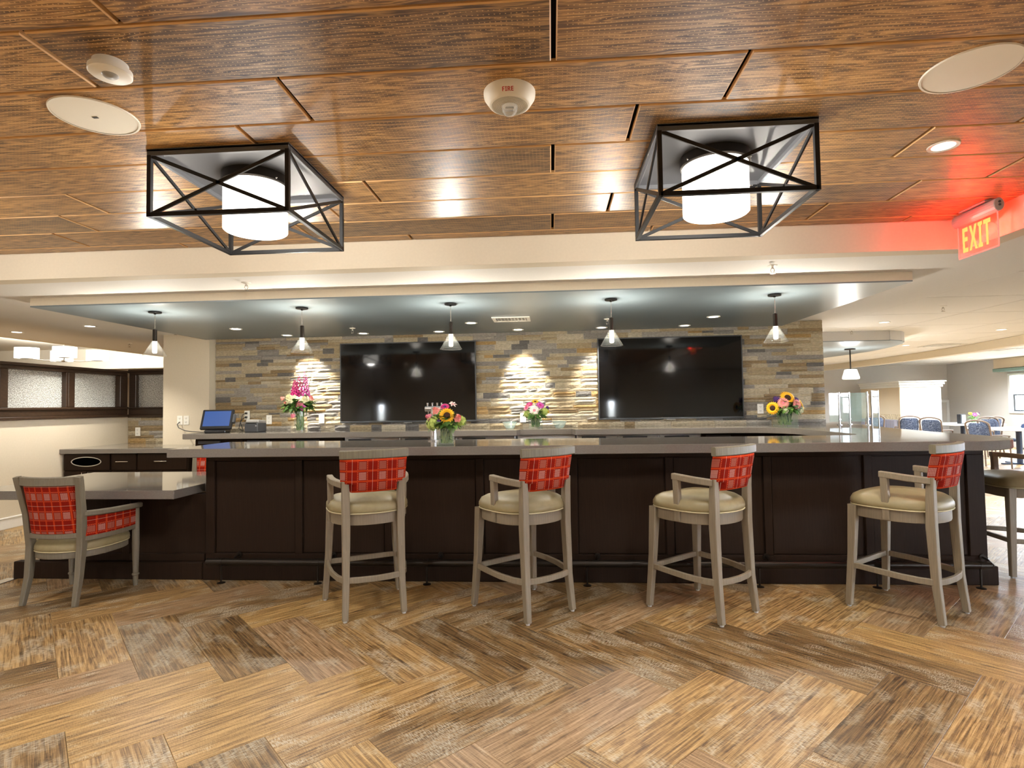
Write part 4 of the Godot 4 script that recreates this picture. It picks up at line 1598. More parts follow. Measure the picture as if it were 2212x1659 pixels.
func make_armchair(label: String, at: Vector3, turn: float) -> Node3D:
	var t := thing("desk_armchair", label, "armchair", at, turn, "red plaid desk armchairs")
	var s: SurfaceTool
	for g: float in [-1.0, 1.0]:
		# turned front leg
		s = tool()
		lathe(s, Vector3(0.275 * g, 0, -0.225), [Vector2(0, 0), Vector2(0.017, 0), Vector2(0.02, 0.08), Vector2(0.026, 0.084), Vector2(0.026, 0.094), Vector2(0.02, 0.098), Vector2(0.027, 0.33), Vector2(0.024, 0.62), Vector2(0.0, 0.625)], 16)
		obj("leg", s, M.grey_wood, t)
		s = tool()
		bar(s, [Vector3(0.205 * g, 0.0, 0.262), Vector3(0.198 * g, 0.2, 0.222), Vector3(0.2 * g, 0.42, 0.205), Vector3(0.215 * g, 0.66, 0.225), Vector3(0.240 * g, 0.90, 0.275), Vector3(0.243 * g, 0.93, 0.282)], [0.017, 0.022, 0.024, 0.023, 0.022, 0.022], [0.017, 0.022, 0.026, 0.024, 0.02, 0.018], Vector3.RIGHT, 0.004)
		obj("leg", s, M.grey_wood, t)
		s = tool()
		rail(s, [Vector3(0.285 * g, 0, -0.255), Vector3(0.29 * g, 0, -0.12), Vector3(0.282 * g, 0, 0.02), Vector3(0.255 * g, 0, 0.13), Vector3(0.218 * g, 0, 0.215)], 0.022, [0.617, 0.62, 0.624, 0.628, 0.632], [0.657, 0.66, 0.664, 0.668, 0.672], 0.008)
		obj("armrest", s, M.grey_wood, t)
		s = tool()
		rail(s, [Vector3(0.275 * g, 0, -0.225), Vector3(0.28 * g, 0, -0.1), Vector3(0.272 * g, 0, 0.03), Vector3(0.247 * g, 0, 0.13), Vector3(0.212 * g, 0, 0.205)], 0.013, [0.455, 0.452, 0.45, 0.45, 0.452], [0.492, 0.489, 0.487, 0.487, 0.489], 0.004)
		obj("side_rail", s, M.grey_wood, t)
		# cloth between side rail and armrest
		s = tool()
		var path := [Vector3(0.275 * g, 0, -0.215), Vector3(0.28 * g, 0, -0.1), Vector3(0.272 * g, 0, 0.03), Vector3(0.247 * g, 0, 0.13), Vector3(0.214 * g, 0, 0.205)]
		var run := 0.0
		for i in 4:
			var a: Vector3 = path[i]
			var b: Vector3 = path[i + 1]
			var d := b - a
			var n := Vector3(-d.z, 0, d.x).normalized() * 0.012
			for sd: float in [-1.0, 1.0]:
				var nn := n.normalized() * sd
				fquad(s, [a + n * sd + Vector3.UP * 0.487, b + n * sd + Vector3.UP * 0.487, b + n * sd + Vector3.UP * 0.628, a + n * sd + Vector3.UP * 0.628], [nn, nn, nn, nn], [Vector2(0.0, run / 0.14), Vector2(0.0, (run + d.length()) / 0.14), Vector2(1.1, (run + d.length()) / 0.14), Vector2(1.1, run / 0.14)])
			run += d.length()
		obj("side_panel", s, M.red_plaid, t)
	s = tool()
	cushion(s, [[0.98, 0.328], [1.0, 0.333], [1.0, 0.374], [0.95, 0.376]])
	obj("seat_rail", s, M.grey_wood, t)
	s = tool()
	cushion(s, [[0.96, 0.375], [1.01, 0.379], [1.035, 0.395], [1.025, 0.42], [0.97, 0.445], [0.84, 0.462], [0.6, 0.474], [0.25, 0.48], [0.02, 0.481]])
	obj("seat_cushion", s, M.olive_vinyl, t)
	s = tool()
	var loop := []
	for v: Vector3 in outline(1.015, 40):
		loop.append(v + Vector3.UP * 0.380)
	loop.append(loop[0])
	tube(s, loop, 0.0045, 6, false)
	obj("piping", s, M.piping, t)
	s = tool()
	var rows := [[0.512, 0.178, 0.262, 0.3], [0.52, 0.184, 0.263, 0.8], [0.60, 0.192, 0.27, 1.0], [0.70, 0.2, 0.284, 1.0], [0.80, 0.21, 0.302, 1.0], [0.86, 0.217, 0.314, 1.0], [0.872, 0.218, 0.317, 0.4]]
	back_pad(s, rows, 0.02, 0.85, Vector2(0.14, 0.112), true)
	obj("backrest", s, M.red_plaid, t)
	for e in [[0.478, 0.515, 0.19, 0.258], [0.866, 0.93, 0.232, 0.325]]:
		s = tool()
		var pts := []
		for i in 11:
			var x: float = lerpf(-e[2], e[2], i / 10.0)
			pts.append(Vector3(x, 0, e[3] - x * x / 0.85))
		rail(s, pts, 0.018, [e[0]], [e[1]], 0.005)
		obj("top_rail" if e[0] > 0.6 else "lower_rail", s, M.grey_wood, t)
	return t

# ------------------------------------------------------------------ flowers
func facing(dir: Vector3) -> Basis:
	# y axis of the flower head along dir
	var y := dir.normalized()
	var x := y.cross(Vector3(0.31, 0.2, 0.93)).normalized()
	return Basis(x, y, x.cross(y))

func petal_ring(s: SurfaceTool, at: Vector3, b: Basis, r0: float, r1: float, n: int, wid: float, lift: float, off := 0.0) -> void:
	for k in n:
		var a := TAU * k / n + off
		var d := Vector3(cos(a), 0, sin(a))
		var w := Vector3(-sin(a), 0, cos(a)) * wid
		var mid := d * lerpf(r0, r1, 0.55) + Vector3.UP * lift
		var tip := d * r1 + Vector3.UP * lift * 0.4
		var root := d * r0
		var p := [root - w * 0.4, root + w * 0.4, mid + w, mid - w]
		var q := []
		for v: Vector3 in p:
			q.append(at + b * v)
		quad(s, q[0], q[1], q[2], q[3], b * Vector3.UP)
		tri(s, q[3], q[2], at + b * tip, b * Vector3.UP)

func daisy(t: Node3D, at: Vector3, dir: Vector3, r: float, petals: String, core: String, called: String, rc := 0.38, n := 16) -> void:
	var b := facing(dir)
	var s := tool()
	petal_ring(s, at, b, r * rc * 0.7, r, n, r * 0.16, r * 0.16)
	petal_ring(s, at + b * Vector3(0, r * 0.04, 0), b, r * rc * 0.6, r * 0.88, n, r * 0.15, r * 0.26, 0.2)
	var f := obj(called, s, M[petals], t)
	s = tool()
	ball(s, at + b * Vector3(0, r * 0.12, 0), Vector3(r * rc, r * rc * 0.5, r * rc), 12, 6, b)
	obj("flower_centre", s, M[core], f)

func rose(t: Node3D, at: Vector3, dir: Vector3, r: float, petals: String, called := "rose") -> void:
	var b := facing(dir)
	var s := tool()
	for k in 4:
		petal_ring(s, at + b * Vector3(0, -r * 0.25 + r * 0.12 * k, 0), b, r * 0.1, r * (1.0 - 0.2 * k), 6, r * (0.48 - 0.08 * k), r * (0.5 + 0.14 * k), k * 0.5)
	ball(s, at + b * Vector3(0, r * 0.3, 0), Vector3(r * 0.32, r * 0.4, r * 0.32), 10, 6, b)
	obj(called, s, M[petals], t)

func blob_cluster(t: Node3D, at: Vector3, r: float, m: String, n: int, sd: int, called: String) -> void:
	# a head of many tiny florets
	var q := RandomNumberGenerator.new()
	q.seed = sd
	var s := tool()
	for k in n * 3:
		var v := Vector3(q.randfn(), q.randfn(), q.randfn()).normalized()
		var b := facing(v)
		petal_ring(s, at + v * r * q.randf_range(0.7, 0.98), b, 0.0, r * q.randf_range(0.15, 0.22), 4, r * 0.08, r * 0.03, q.randf() * 3.0)
	ball(s, at, Vector3.ONE * r * 0.72, 10, 6)
	obj(called, s, M[m], t)

func leaf(s: SurfaceTool, a: Vector3, d: Vector3, l: float, w: float) -> void:
	var dir := d.normalized()
	var sd := dir.cross(Vector3.UP).normalized() * w
	if sd.length() < 1e-4:
		sd = Vector3.RIGHT * w
	var nrm := sd.cross(dir).normalized()
	if nrm.y < 0:
		nrm = -nrm
	var m := a + dir * l * 0.45 + nrm * l * 0.1
	var e := a + dir * l - Vector3.UP * l * 0.15
	tri(s, a, m + sd, m, nrm)
	tri(s, a, m, m - sd, nrm)
	tri(s, m, m + sd, e, nrm)
	tri(s, m, e, m - sd, nrm)

func foliage(t: Node3D, c: Vector3, r: float, n: int, sd: int, l := 0.06) -> void:
	var q := RandomNumberGenerator.new()
	q.seed = sd
	for tone in 2:
		var s := tool()
		for k in n:
			var a := q.randf() * TAU
			var up := q.randf_range(-0.25, 0.75)
			var d := Vector3(cos(a), up, sin(a)).normalized()
			var st := c + Vector3(d.x, d.y * 0.6, d.z) * r * q.randf_range(0.25, 0.75)
			leaf(s, st, d + Vector3(q.randfn(), q.randfn(), q.randfn()) * 0.35, l * q.randf_range(0.7, 1.3), l * q.randf_range(0.2, 0.38))
		var o := obj("leaves", s, M.leaf_green if tone == 0 else M.leaf_light, t)
		o.set_meta("kind", "stuff")

func stems(t: Node3D, n: int, r: float, y0: float, y1: float, sd: int) -> void:
	var q := RandomNumberGenerator.new()
	q.seed = sd
	var s := tool()
	for k in n:
		var a := q.randf() * TAU
		var b := a + q.randf_range(-1.1, 1.1)
		var p0 := Vector3(cos(a), 0, sin(a)) * r * q.randf_range(0.3, 0.98)
		var p1 := Vector3(cos(b), 0, sin(b)) * r * q.randf_range(0.3, 0.98)
		tube(s, [p0 + Vector3.UP * y0, (p0 + p1) / 2 + Vector3.UP * (y0 + y1) / 2, p1 + Vector3.UP * y1], q.randf_range(0.003, 0.0055), 5)
	obj("stems", s, M.stem_green, t)
	s = tool()
	for k in n * 2:
		var a := q.randf() * TAU
		var p := Vector3(cos(a), 0, sin(a)) * r * q.randf_range(0.3, 0.8) + Vector3.UP * lerpf(y0, y1 - 0.03, q.randf())
		leaf(s, p, Vector3(-sin(a) * q.randf_range(-1, 1), 1.0, cos(a) * q.randf_range(-1, 1)), 0.05, 0.014)
	var o := obj("submerged_leaves", s, M.leaf_green, t)
	o.set_meta("kind", "stuff")

func cube_vase(t: Node3D, h: float, w: float) -> void:
	var s := tool()
	var b := w - 0.006
	bx(s, -w, w, 0, h, b, w, 0.002)
	bx(s, -w, w, 0, h, -w, -b, 0.002)
	bx(s, -w, -b, 0, h, -b, b)
	bx(s, b, w, 0, h, -b, b)
	bx(s, -b, b, 0, 0.012, -b, b)
	obj("vase", s, M.vase_glass, t)

func bouquets() -> void:
	var Y := 1.0825
	# sunflower bouquet on the bar front
	var t := thing("sunflower_bouquet", "bouquet with one sunflower in a cube vase on the bar", "bouquet", Vector3(-0.862, Y + 0.001, -4.52), 0.12, "bouquets")
	cube_vase(t, 0.135, 0.07)
	stems(t, 34, 0.058, 0.015, 0.15, 3)
	foliage(t, Vector3(0, 0.17, 0), 0.15, 150, 4, 0.075)
	daisy(t, Vector3(0.015, 0.235, 0.085), Vector3(0.05, 0.35, 1), 0.068, "petal_yellow", "seed_brown", "sunflower", 0.42, 20)
	rose(t, Vector3(-0.07, 0.27, 0.04), Vector3(-0.4, 0.7, 0.6), 0.042, "petal_pink")
	rose(t, Vector3(0.095, 0.215, 0.075), Vector3(0.5, 0.3, 0.8), 0.042, "petal_pink")
	rose(t, Vector3(-0.125, 0.225, 0.05), Vector3(-0.8, 0.3, 0.5), 0.035, "petal_rose")
	daisy(t, Vector3(-0.005, 0.305, 0.02), Vector3(0, 0.7, 0.6), 0.042, "petal_magenta", "petal_purple", "aster", 0.3, 18)
	daisy(t, Vector3(0.06, 0.325, 0.02), Vector3(0.3, 0.8, 0.6), 0.038, "petal_white", "petal_rose", "lily", 0.2, 6)
	blob_cluster(t, Vector3(-0.095, 0.175, 0.07), 0.06, "lime_bloom", 60, 6, "hydrangea")
	blob_cluster(t, Vector3(0.12, 0.19, 0.03), 0.05, "lime_bloom", 44, 7, "hydrangea")
	blob_cluster(t, Vector3(-0.05, 0.19, 0.09), 0.024, "petal_purple", 22, 8, "statice")
	# mixed bouquet by the middle of the rear counter
	t = thing("mixed_bouquet", "small pink and yellow bouquet between two glass bowls", "bouquet", Vector3(-0.222, Y, -7.58), 0.1, "bouquets")
	cube_vase(t, 0.125, 0.09)
	stems(t, 34, 0.075, 0.015, 0.14, 13)
	foliage(t, Vector3(0, 0.17, 0), 0.17, 150, 14, 0.08)
	daisy(t, Vector3(-0.02, 0.235, 0.1), Vector3(0, 0.35, 1), 0.075, "petal_white", "petal_rose", "gerbera", 0.25, 18)
	daisy(t, Vector3(0.065, 0.30, 0.05), Vector3(0.3, 0.7, 0.7), 0.065, "petal_orchid", "petal_magenta", "aster", 0.3, 18)
	daisy(t, Vector3(-0.08, 0.31, 0.03), Vector3(-0.3, 0.8, 0.6), 0.055, "petal_magenta", "petal_rose", "aster", 0.3, 18)
	daisy(t, Vector3(0.0, 0.35, 0.02), Vector3(0, 0.9, 0.5), 0.05, "petal_yellow", "seed_brown", "sunflower", 0.4, 16)
	daisy(t, Vector3(-0.12, 0.27, 0.05), Vector3(-0.7, 0.5, 0.6), 0.05, "petal_rose", "petal_magenta", "aster", 0.3, 16)
	blob_cluster(t, Vector3(0.12, 0.22, 0.06), 0.06, "lime_bloom", 50, 16, "hydrangea")
	blob_cluster(t, Vector3(-0.11, 0.19, 0.07), 0.055, "lime_bloom", 44, 17, "hydrangea")
	blob_cluster(t, Vector3(0.16, 0.27, 0.03), 0.03, "petal_purple", 22, 18, "statice")
	daisy(t, Vector3(0.165, 0.22, 0.05), Vector3(0.8, 0.3, 0.6), 0.035, "petal_yellow", "petal_yellow", "button_flower", 0.5, 10)
	# sunflower pair on the curved corner
	t = thing("large_sunflower_bouquet", "bouquet of several sunflowers and pink gerberas at the counter corner", "bouquet", Vector3(2.90, Y, -7.20), 0.15, "bouquets")
	cube_vase(t, 0.165, 0.105)
	stems(t, 44, 0.09, 0.015, 0.18, 23)
	foliage(t, Vector3(0, 0.21, 0), 0.2, 170, 24, 0.09)
	daisy(t, Vector3(0.0, 0.345, 0.06), Vector3(0, 0.55, 0.9), 0.10, "petal_yellow", "seed_brown", "sunflower", 0.42, 22)
	daisy(t, Vector3(-0.19, 0.225, 0.06), Vector3(-0.8, 0.1, 0.7), 0.085, "petal_yellow", "seed_brown", "sunflower", 0.42, 20)
	daisy(t, Vector3(0.175, 0.26, 0.04), Vector3(0.9, 0.4, 0.5), 0.085, "petal_yellow", "seed_brown", "sunflower", 0.42, 20)
	daisy(t, Vector3(-0.09, 0.285, 0.12), Vector3(-0.3, 0.35, 1), 0.075, "petal_pink", "petal_rose", "gerbera", 0.2, 20)
	daisy(t, Vector3(0.075, 0.265, 0.125), Vector3(0.25, 0.2, 1), 0.07, "petal_pink", "petal_rose", "gerbera", 0.2, 20)
	blob_cluster(t, Vector3(-0.12, 0.33, 0.03), 0.05, "petal_purple", 40, 26, "statice")
	blob_cluster(t, Vector3(0.1, 0.31, 0.06), 0.05, "petal_purple", 40, 27, "statice")
	blob_cluster(t, Vector3(-0.06, 0.20, 0.12), 0.05, "pale_bloom", 40, 28, "hydrangea")
	blob_cluster(t, Vector3(0.13, 0.20, 0.1), 0.05, "pale_bloom", 40, 29, "hydrangea")
	# tall arrangement
	t = thing("tall_pink_bouquet", "tall bouquet with pink flower spikes in a cylinder vase", "bouquet", Vector3(-3.41, Y, -7.38), 0.0, "bouquets")
	var s := tool()
	lathe(s, Vector3.ZERO, [Vector2(0.0, 0.0), Vector2(0.07, 0.0), Vector2(0.07, 0.27), Vector2(0.066, 0.27), Vector2(0.066, 0.012), Vector2(0.0, 0.012)], 28)
	obj("vase", s, M.vase_glass, t)
	stems(t, 40, 0.055, 0.015, 0.3, 33)
	foliage(t, Vector3(0, 0.33, 0), 0.24, 190, 34, 0.1)
	for e in [[-0.07, 0.60, 0.0, 0.2], [0.0, 0.66, 0.02, 0.26], [0.06, 0.70, -0.02, 0.3], [0.10, 0.64, 0.02, 0.26], [-0.03, 0.58, 0.05, 0.2]]:
		var q := RandomNumberGenerator.new()
		q.seed = int(e[1] * 1000)
		s = tool()
		for k in 34:
			var f := k / 33.0
			var a := k * 2.4
			var rr := lerpf(0.045, 0.01, f)
			ball(s, Vector3(e[0] + cos(a) * rr, e[1] - e[3] + e[3] * f + 0.1, e[2] + sin(a) * rr), Vector3.ONE * lerpf(0.017, 0.007, f), 6, 4)
		obj("flower_spike", s, M.petal_orchid if e[0] > 0 else M.petal_magenta, t)
	rose(t, Vector3(-0.07, 0.42, 0.1), Vector3(-0.2, 0.7, 0.8), 0.09, "petal_cream")
	rose(t, Vector3(0.10, 0.41, 0.08), Vector3(0.3, 0.7, 0.8), 0.07, "petal_cream")
	rose(t, Vector3(0.06, 0.36, 0.13), Vector3(0.2, 0.2, 1), 0.06, "petal_rose")
	rose(t, Vector3(0.10, 0.32, 0.12), Vector3(0.4, 0.0, 1), 0.045, "petal_orchid")
	rose(t, Vector3(-0.20, 0.44, 0.06), Vector3(-0.7, 0.6, 0.5), 0.04, "petal_pink", "tulip")
	rose(t, Vector3(-0.13, 0.38, 0.1), Vector3(-0.5, 0.3, 0.8), 0.04, "petal_pink", "tulip")
	rose(t, Vector3(0.18, 0.44, 0.05), Vector3(0.6, 0.7, 0.5), 0.04, "petal_pink", "tulip")
	rose(t, Vector3(-0.055, 0.21, 0.08), Vector3(-0.2, 0.4, 1), 0.04, "petal_rose", "tulip")
	for e in [[Vector3(0.03, 0.28, 0), Vector3(0.07, 0.7, -0.02), Vector3(0.12, 1.03, -0.05)], [Vector3(0.02, 0.28, 0), Vector3(0.10, 0.6, -0.06), Vector3(0.15, 0.92, -0.1)]]:
		s = tool()
		tube(s, e, 0.005, 5, true, 0.002)
		obj("twig", s, M.twig, t)

# ------------------------------------------------------------------ small things on the counters
func outlet(at: Vector3, label: String, turn := 0.0) -> Node3D:
	var t := thing("power_outlet", label, "outlet", at, turn, "wall outlets")
	var s := tool()
	box(s, Vector3(0, 0, 0.004), Vector3(0.082, 0.132, 0.008), 0.003)
	obj("cover_plate", s, M.white_plastic, t)
	for g: float in [-1.0, 1.0]:
		s = tool()
		box(s, Vector3(0, 0.028 * g, 0.009), Vector3(0.036, 0.032, 0.003), 0.001)
		var k := obj("socket", s, M.white_plastic, t)
		s = tool()
		for x: float in [-0.008, 0.008]:
			box(s, Vector3(x, 0.028 * g + 0.003, 0.0112), Vector3(0.003, 0.011, 0.002))
		box(s, Vector3(0, 0.028 * g - 0.009, 0.0112), Vector3(0.005, 0.005, 0.002))
		obj("slots", s, M.slot_dark, k)
	return t

func counter_things() -> void:
	var Y := 1.0825
	outlet(Vector3(-5.35, 1.246, -7.73), "white outlet on the pier with a cord plugged in")
	outlet(Vector3(-5.255, 1.246, -7.73), "white outlet on the pier nearer the terminal")
	outlet(Vector3(-4.41, 1.305, -7.845), "white outlet behind the receipt printer with two plugs")
	outlet(Vector3(-4.08, 1.236, -7.845), "white outlet on stone between printer and tall bouquet")
	outlet(Vector3(-3.30, 1.238, -7.845), "white outlet on stone behind the tall bouquet")
	outlet(Vector3(-0.40, 1.215, -7.845), "white outlet on stone behind the small bouquet")
	outlet(Vector3(2.835, 1.292, -7.845), "white outlet on stone near the large sunflower bouquet")
	outlet(Vector3(-6.36, 1.07, -8.21), "white outlet on the corner stone splash")
	# terminal
	var t := thing("point_of_sale_terminal", "black touchscreen terminal showing a blue screen", "terminal", Vector3(-4.46, Y, -7.2), 0.18)
	var s := tool()
	box(s, Vector3(0, 0.02, 0), Vector3(0.27, 0.04, 0.2), 0.012)
	box(s, Vector3(0, 0.06, -0.03), Vector3(0.12, 0.09, 0.06), 0.01)
	obj("base", s, M.black_plastic, t)
	var tilt := Basis(Vector3.RIGHT, -0.42)
	s = tool()
	box(s, Vector3(0, 0.175, 0.0), Vector3(0.40, 0.285, 0.04), 0.01, tilt)
	var h := obj("screen_housing", s, M.black_plastic, t)
	s = tool()
	box(s, Vector3(0, 0.175, 0) + tilt * Vector3(0, 0.008, 0.0205), Vector3(0.335, 0.215, 0.002), 0.0, tilt)
	obj("screen", s, M.blue_screen, h)
	s = tool()
	box(s, Vector3(0.212, 0.185, -0.005), Vector3(0.03, 0.12, 0.05), 0.004, tilt)
	obj("card_reader", s, M.charcoal_plastic, t)
	t = thing("receipt_printer", "charcoal receipt printer beside the terminal", "printer", Vector3(-4.03, Y, -7.38), -0.12)
	s = tool()
	box(s, Vector3(0, 0.06, 0), Vector3(0.2, 0.12, 0.2), 0.01)
	obj("body", s, M.charcoal_plastic, t)
	s = tool()
	box(s, Vector3(0.0, 0.138, -0.01), Vector3(0.195, 0.045, 0.18), 0.012, Basis(Vector3.RIGHT, -0.1))
	obj("lid", s, M.grey_plastic, t)
	s = tool()
	box(s, Vector3(0, 0.122, 0.098), Vector3(0.15, 0.008, 0.008), 0.002)
	obj("paper_slot", s, M.black_plastic, t)
	s = tool()
	box(s, Vector3(0.075, 0.085, 0.101), Vector3(0.018, 0.018, 0.004), 0.002)
	obj("button", s, M.grey_plastic, t)
	s = tool()
	tube(s, [Vector3(-5.35, 1.22, -7.715), Vector3(-5.33, 1.19, -7.64), Vector3(-5.24, 1.145, -7.54), Vector3(-5.08, 1.108, -7.44), Vector3(-4.92, 1.096, -7.36), Vector3(-4.76, 1.0905, -7.30), Vector3(-4.66, 1.0905, -7.27)], 0.006, 8)
	tag(obj("power_cable", s, M.white_cord), "dark power cord running from the pier outlet to the terminal", "cord")
	t = thing("printer_cable", "twin black cables plugged in behind the printer", "cord", Vector3(-4.41, 1.305, -7.83))
	for g: float in [0.028, -0.028]:
		s = tool()
		box(s, Vector3(0, g, 0.018), Vector3(0.026, 0.026, 0.03), 0.005)
		tube(s, [Vector3(0, g, 0.03), Vector3(-0.02, g - 0.02, 0.07), Vector3(-0.05, -0.1, 0.08), Vector3(-0.02 - g, -0.19, 0.12), Vector3(0.05, -0.215, 0.2)], 0.005, 6)
		obj("cable", s, M.black_plastic, t)
	# bowls
	for e in [[Vector3(-0.545, Y, -7.25), "clear glass bowl left of the small bouquet", 0.3], [Vector3(0.098, Y, -7.3), "clear glass bowl right of the small bouquet", -0.3]]:
		s = tool()
		lathe(s, Vector3.ZERO, [Vector2(0, 0.0), Vector2(0.045, 0.0), Vector2(0.05, 0.006), Vector2(0.075, 0.045), Vector2(0.10, 0.095), Vector2(0.097, 0.096), Vector2(0.07, 0.05), Vector2(0.04, 0.012), Vector2(0, 0.01)], 30)
		var o := obj("glass_bowl", s, M.green_glass)
		o.position = e[0]
		tag(o, e[1], "bowl", "glass bowls on the rear counter")
	# beer tower
	t = thing("beer_tap", "chrome beer tap tower behind the sunflower bouquet", "beer tap", Vector3(-1.07, Y, -5.02))
	s = tool()
	lathe(s, Vector3.ZERO, [Vector2(0, 0), Vector2(0.055, 0), Vector2(0.055, 0.008), Vector2(0.03, 0.014), Vector2(0.028, 0.30), Vector2(0.0, 0.30)], 22)
	obj("column", s, M.steel, t)
	s = tool()
	tube(s, [Vector3(-0.075, 0.29, 0.0), Vector3(0.075, 0.29, 0.0)], 0.024, 14)
	obj("cross_head", s, M.steel, t)
	for x: float in [-0.065, -0.02, 0.025, 0.065]:
		s = tool()
		tube(s, [Vector3(x, 0.29, -0.02), Vector3(x, 0.285, -0.07), Vector3(x, 0.25, -0.085), Vector3(x, 0.225, -0.085)], 0.007, 8)
		tube(s, [Vector3(x, 0.30, -0.05), Vector3(x, 0.345, -0.05)], 0.006, 8, true, 0.009)
		obj("faucet", s, M.steel, t)
	# serving guard
	t = thing("sneeze_guard", "glass serving guard on steel posts beside the stone wall", "sneeze guard", Vector3(3.75, Y, -7.4))
	var posts := [Vector3(3.60, 0, -7.3), Vector3(3.80, 0, -7.45), Vector3(3.86, 0, -7.15)]
	for p: Vector3 in posts:
		s = tool()
		var q := p - Vector3(3.75, 0, -7.4)
		tube(s, [q, q + Vector3.UP * 0.41], 0.011, 10)
		lathe(s, q, [Vector2(0, 0), Vector2(0.03, 0), Vector2(0.03, 0.006), Vector2(0.012, 0.01), Vector2(0, 0.01)], 16)
		for y: float in [0.07, 0.37]:
			tube(s, [q + Vector3(0, y, 0), q + Vector3(0.0, y, 0.02)], 0.01, 8)
		obj("post", s, M.steel, t)
	for e in [[Vector3(3.48, 0, -7.3), posts[0]], [posts[0], posts[1]], [posts[1], posts[2]]]:
		s = tool()
		var a: Vector3 = e[0] - Vector3(3.75, 0, -7.4)
		var b: Vector3 = e[1] - Vector3(3.75, 0, -7.4)
		rail(s, [a, b], 0.003, [0.04], [0.40], 0.001)
		obj("glass_panel", s, M.green_glass, t)
	t = thing("end_guard", "narrow upright glass end guard catching the window light", "sneeze guard", Vector3(3.60, Y, -6.52), 0.35)
	s = tool()
	bx(s, -0.045, 0.045, 0.01, 0.41, -0.004, 0.004, 0.001)
	obj("glass_panel", s, M.green_glass, t)
	s = tool()
	bx(s, -0.052, -0.045, 0.0, 0.415, -0.008, 0.008, 0.001)
	bx(s, 0.045, 0.052, 0.0, 0.415, -0.008, 0.008, 0.001)
	obj("edge_clip", s, M.steel, t)

# ------------------------------------------------------------------ dining hall
func hall_chair() -> Node3D:
	var t := thing("dining_chair", "", "dining chair", Vector3.ZERO, 0.0, "blue patterned dining chairs")
	var s: SurfaceTool
	for g: float in [-1.0, 1.0]:
		s = tool()
		tube(s, [Vector3(0.24 * g, 0, -0.24), Vector3(0.235 * g, 0.43, -0.22), Vector3(0.235 * g, 0.64, -0.2)], 0.014, 8)
		obj("leg", s, M.chair_brown, t)
		s = tool()
		tube(s, [Vector3(0.22 * g, 0, 0.27), Vector3(0.21 * g, 0.43, 0.21), Vector3(0.22 * g, 0.7, 0.24), Vector3(0.225 * g, 0.86, 0.28)], 0.016, 8)
		obj("leg", s, M.chair_brown, t)
		s = tool()
		tube(s, [Vector3(0.235 * g, 0.64, -0.22), Vector3(0.25 * g, 0.655, -0.05), Vector3(0.22 * g, 0.66, 0.23)], 0.015, 8)
		obj("armrest", s, M.chair_brown, t)
	s = tool()
	var pts := []
	for i in 13:
		var a := PI * i / 12
		pts.append(Vector3(-cos(a) * 0.225, 0.86 + sin(a) * 0.09, 0.28 + sin(a) * 0.02))
	tube(s, pts, 0.018, 8)
	obj("top_rail", s, M.chair_brown, t)
	s = tool()
	box(s, Vector3(0, 0.45, -0.01), Vector3(0.46, 0.07, 0.46), 0.025)
	obj("seat", s, M.blue_fabric, t)
	s = tool()
	back_pad(s, [[0.52, 0.19, 0.225, 0.3], [0.53, 0.195, 0.227, 1.0], [0.7, 0.205, 0.25, 1.0], [0.83, 0.20, 0.278, 1.0], [0.88, 0.17, 0.288, 1.0], [0.895, 0.13, 0.29, 0.3]], 0.018, 1.2, Vector2(0.2, 0.2))
	obj("backrest", s, M.blue_fabric, t)
	return t

func hall_table(at: Vector3, label: String) -> void:
	var t := thing("dining_table", label, "table", at, 0.0, "white dining tables")
	var s := tool()
	bx(s, -0.6, 0.6, 0.715, 0.75, -0.6, 0.6, 0.008)
	obj("table_top", s, M.table_white, t)
	s = tool()
	tube(s, [Vector3(0, 0.02, 0), Vector3(0, 0.715, 0)], 0.05, 14)
	obj("pedestal", s, M.navy_metal, t)
	s = tool()
	for k in 4:
		box(s, Vector3(cos(PI / 2 * k) * 0.18, 0.015, sin(PI / 2 * k) * 0.18), Vector3(0.36, 0.03, 0.06), 0.008, Basis(Vector3.UP, PI / 2 * k))
	obj("foot", s, M.navy_metal, t)

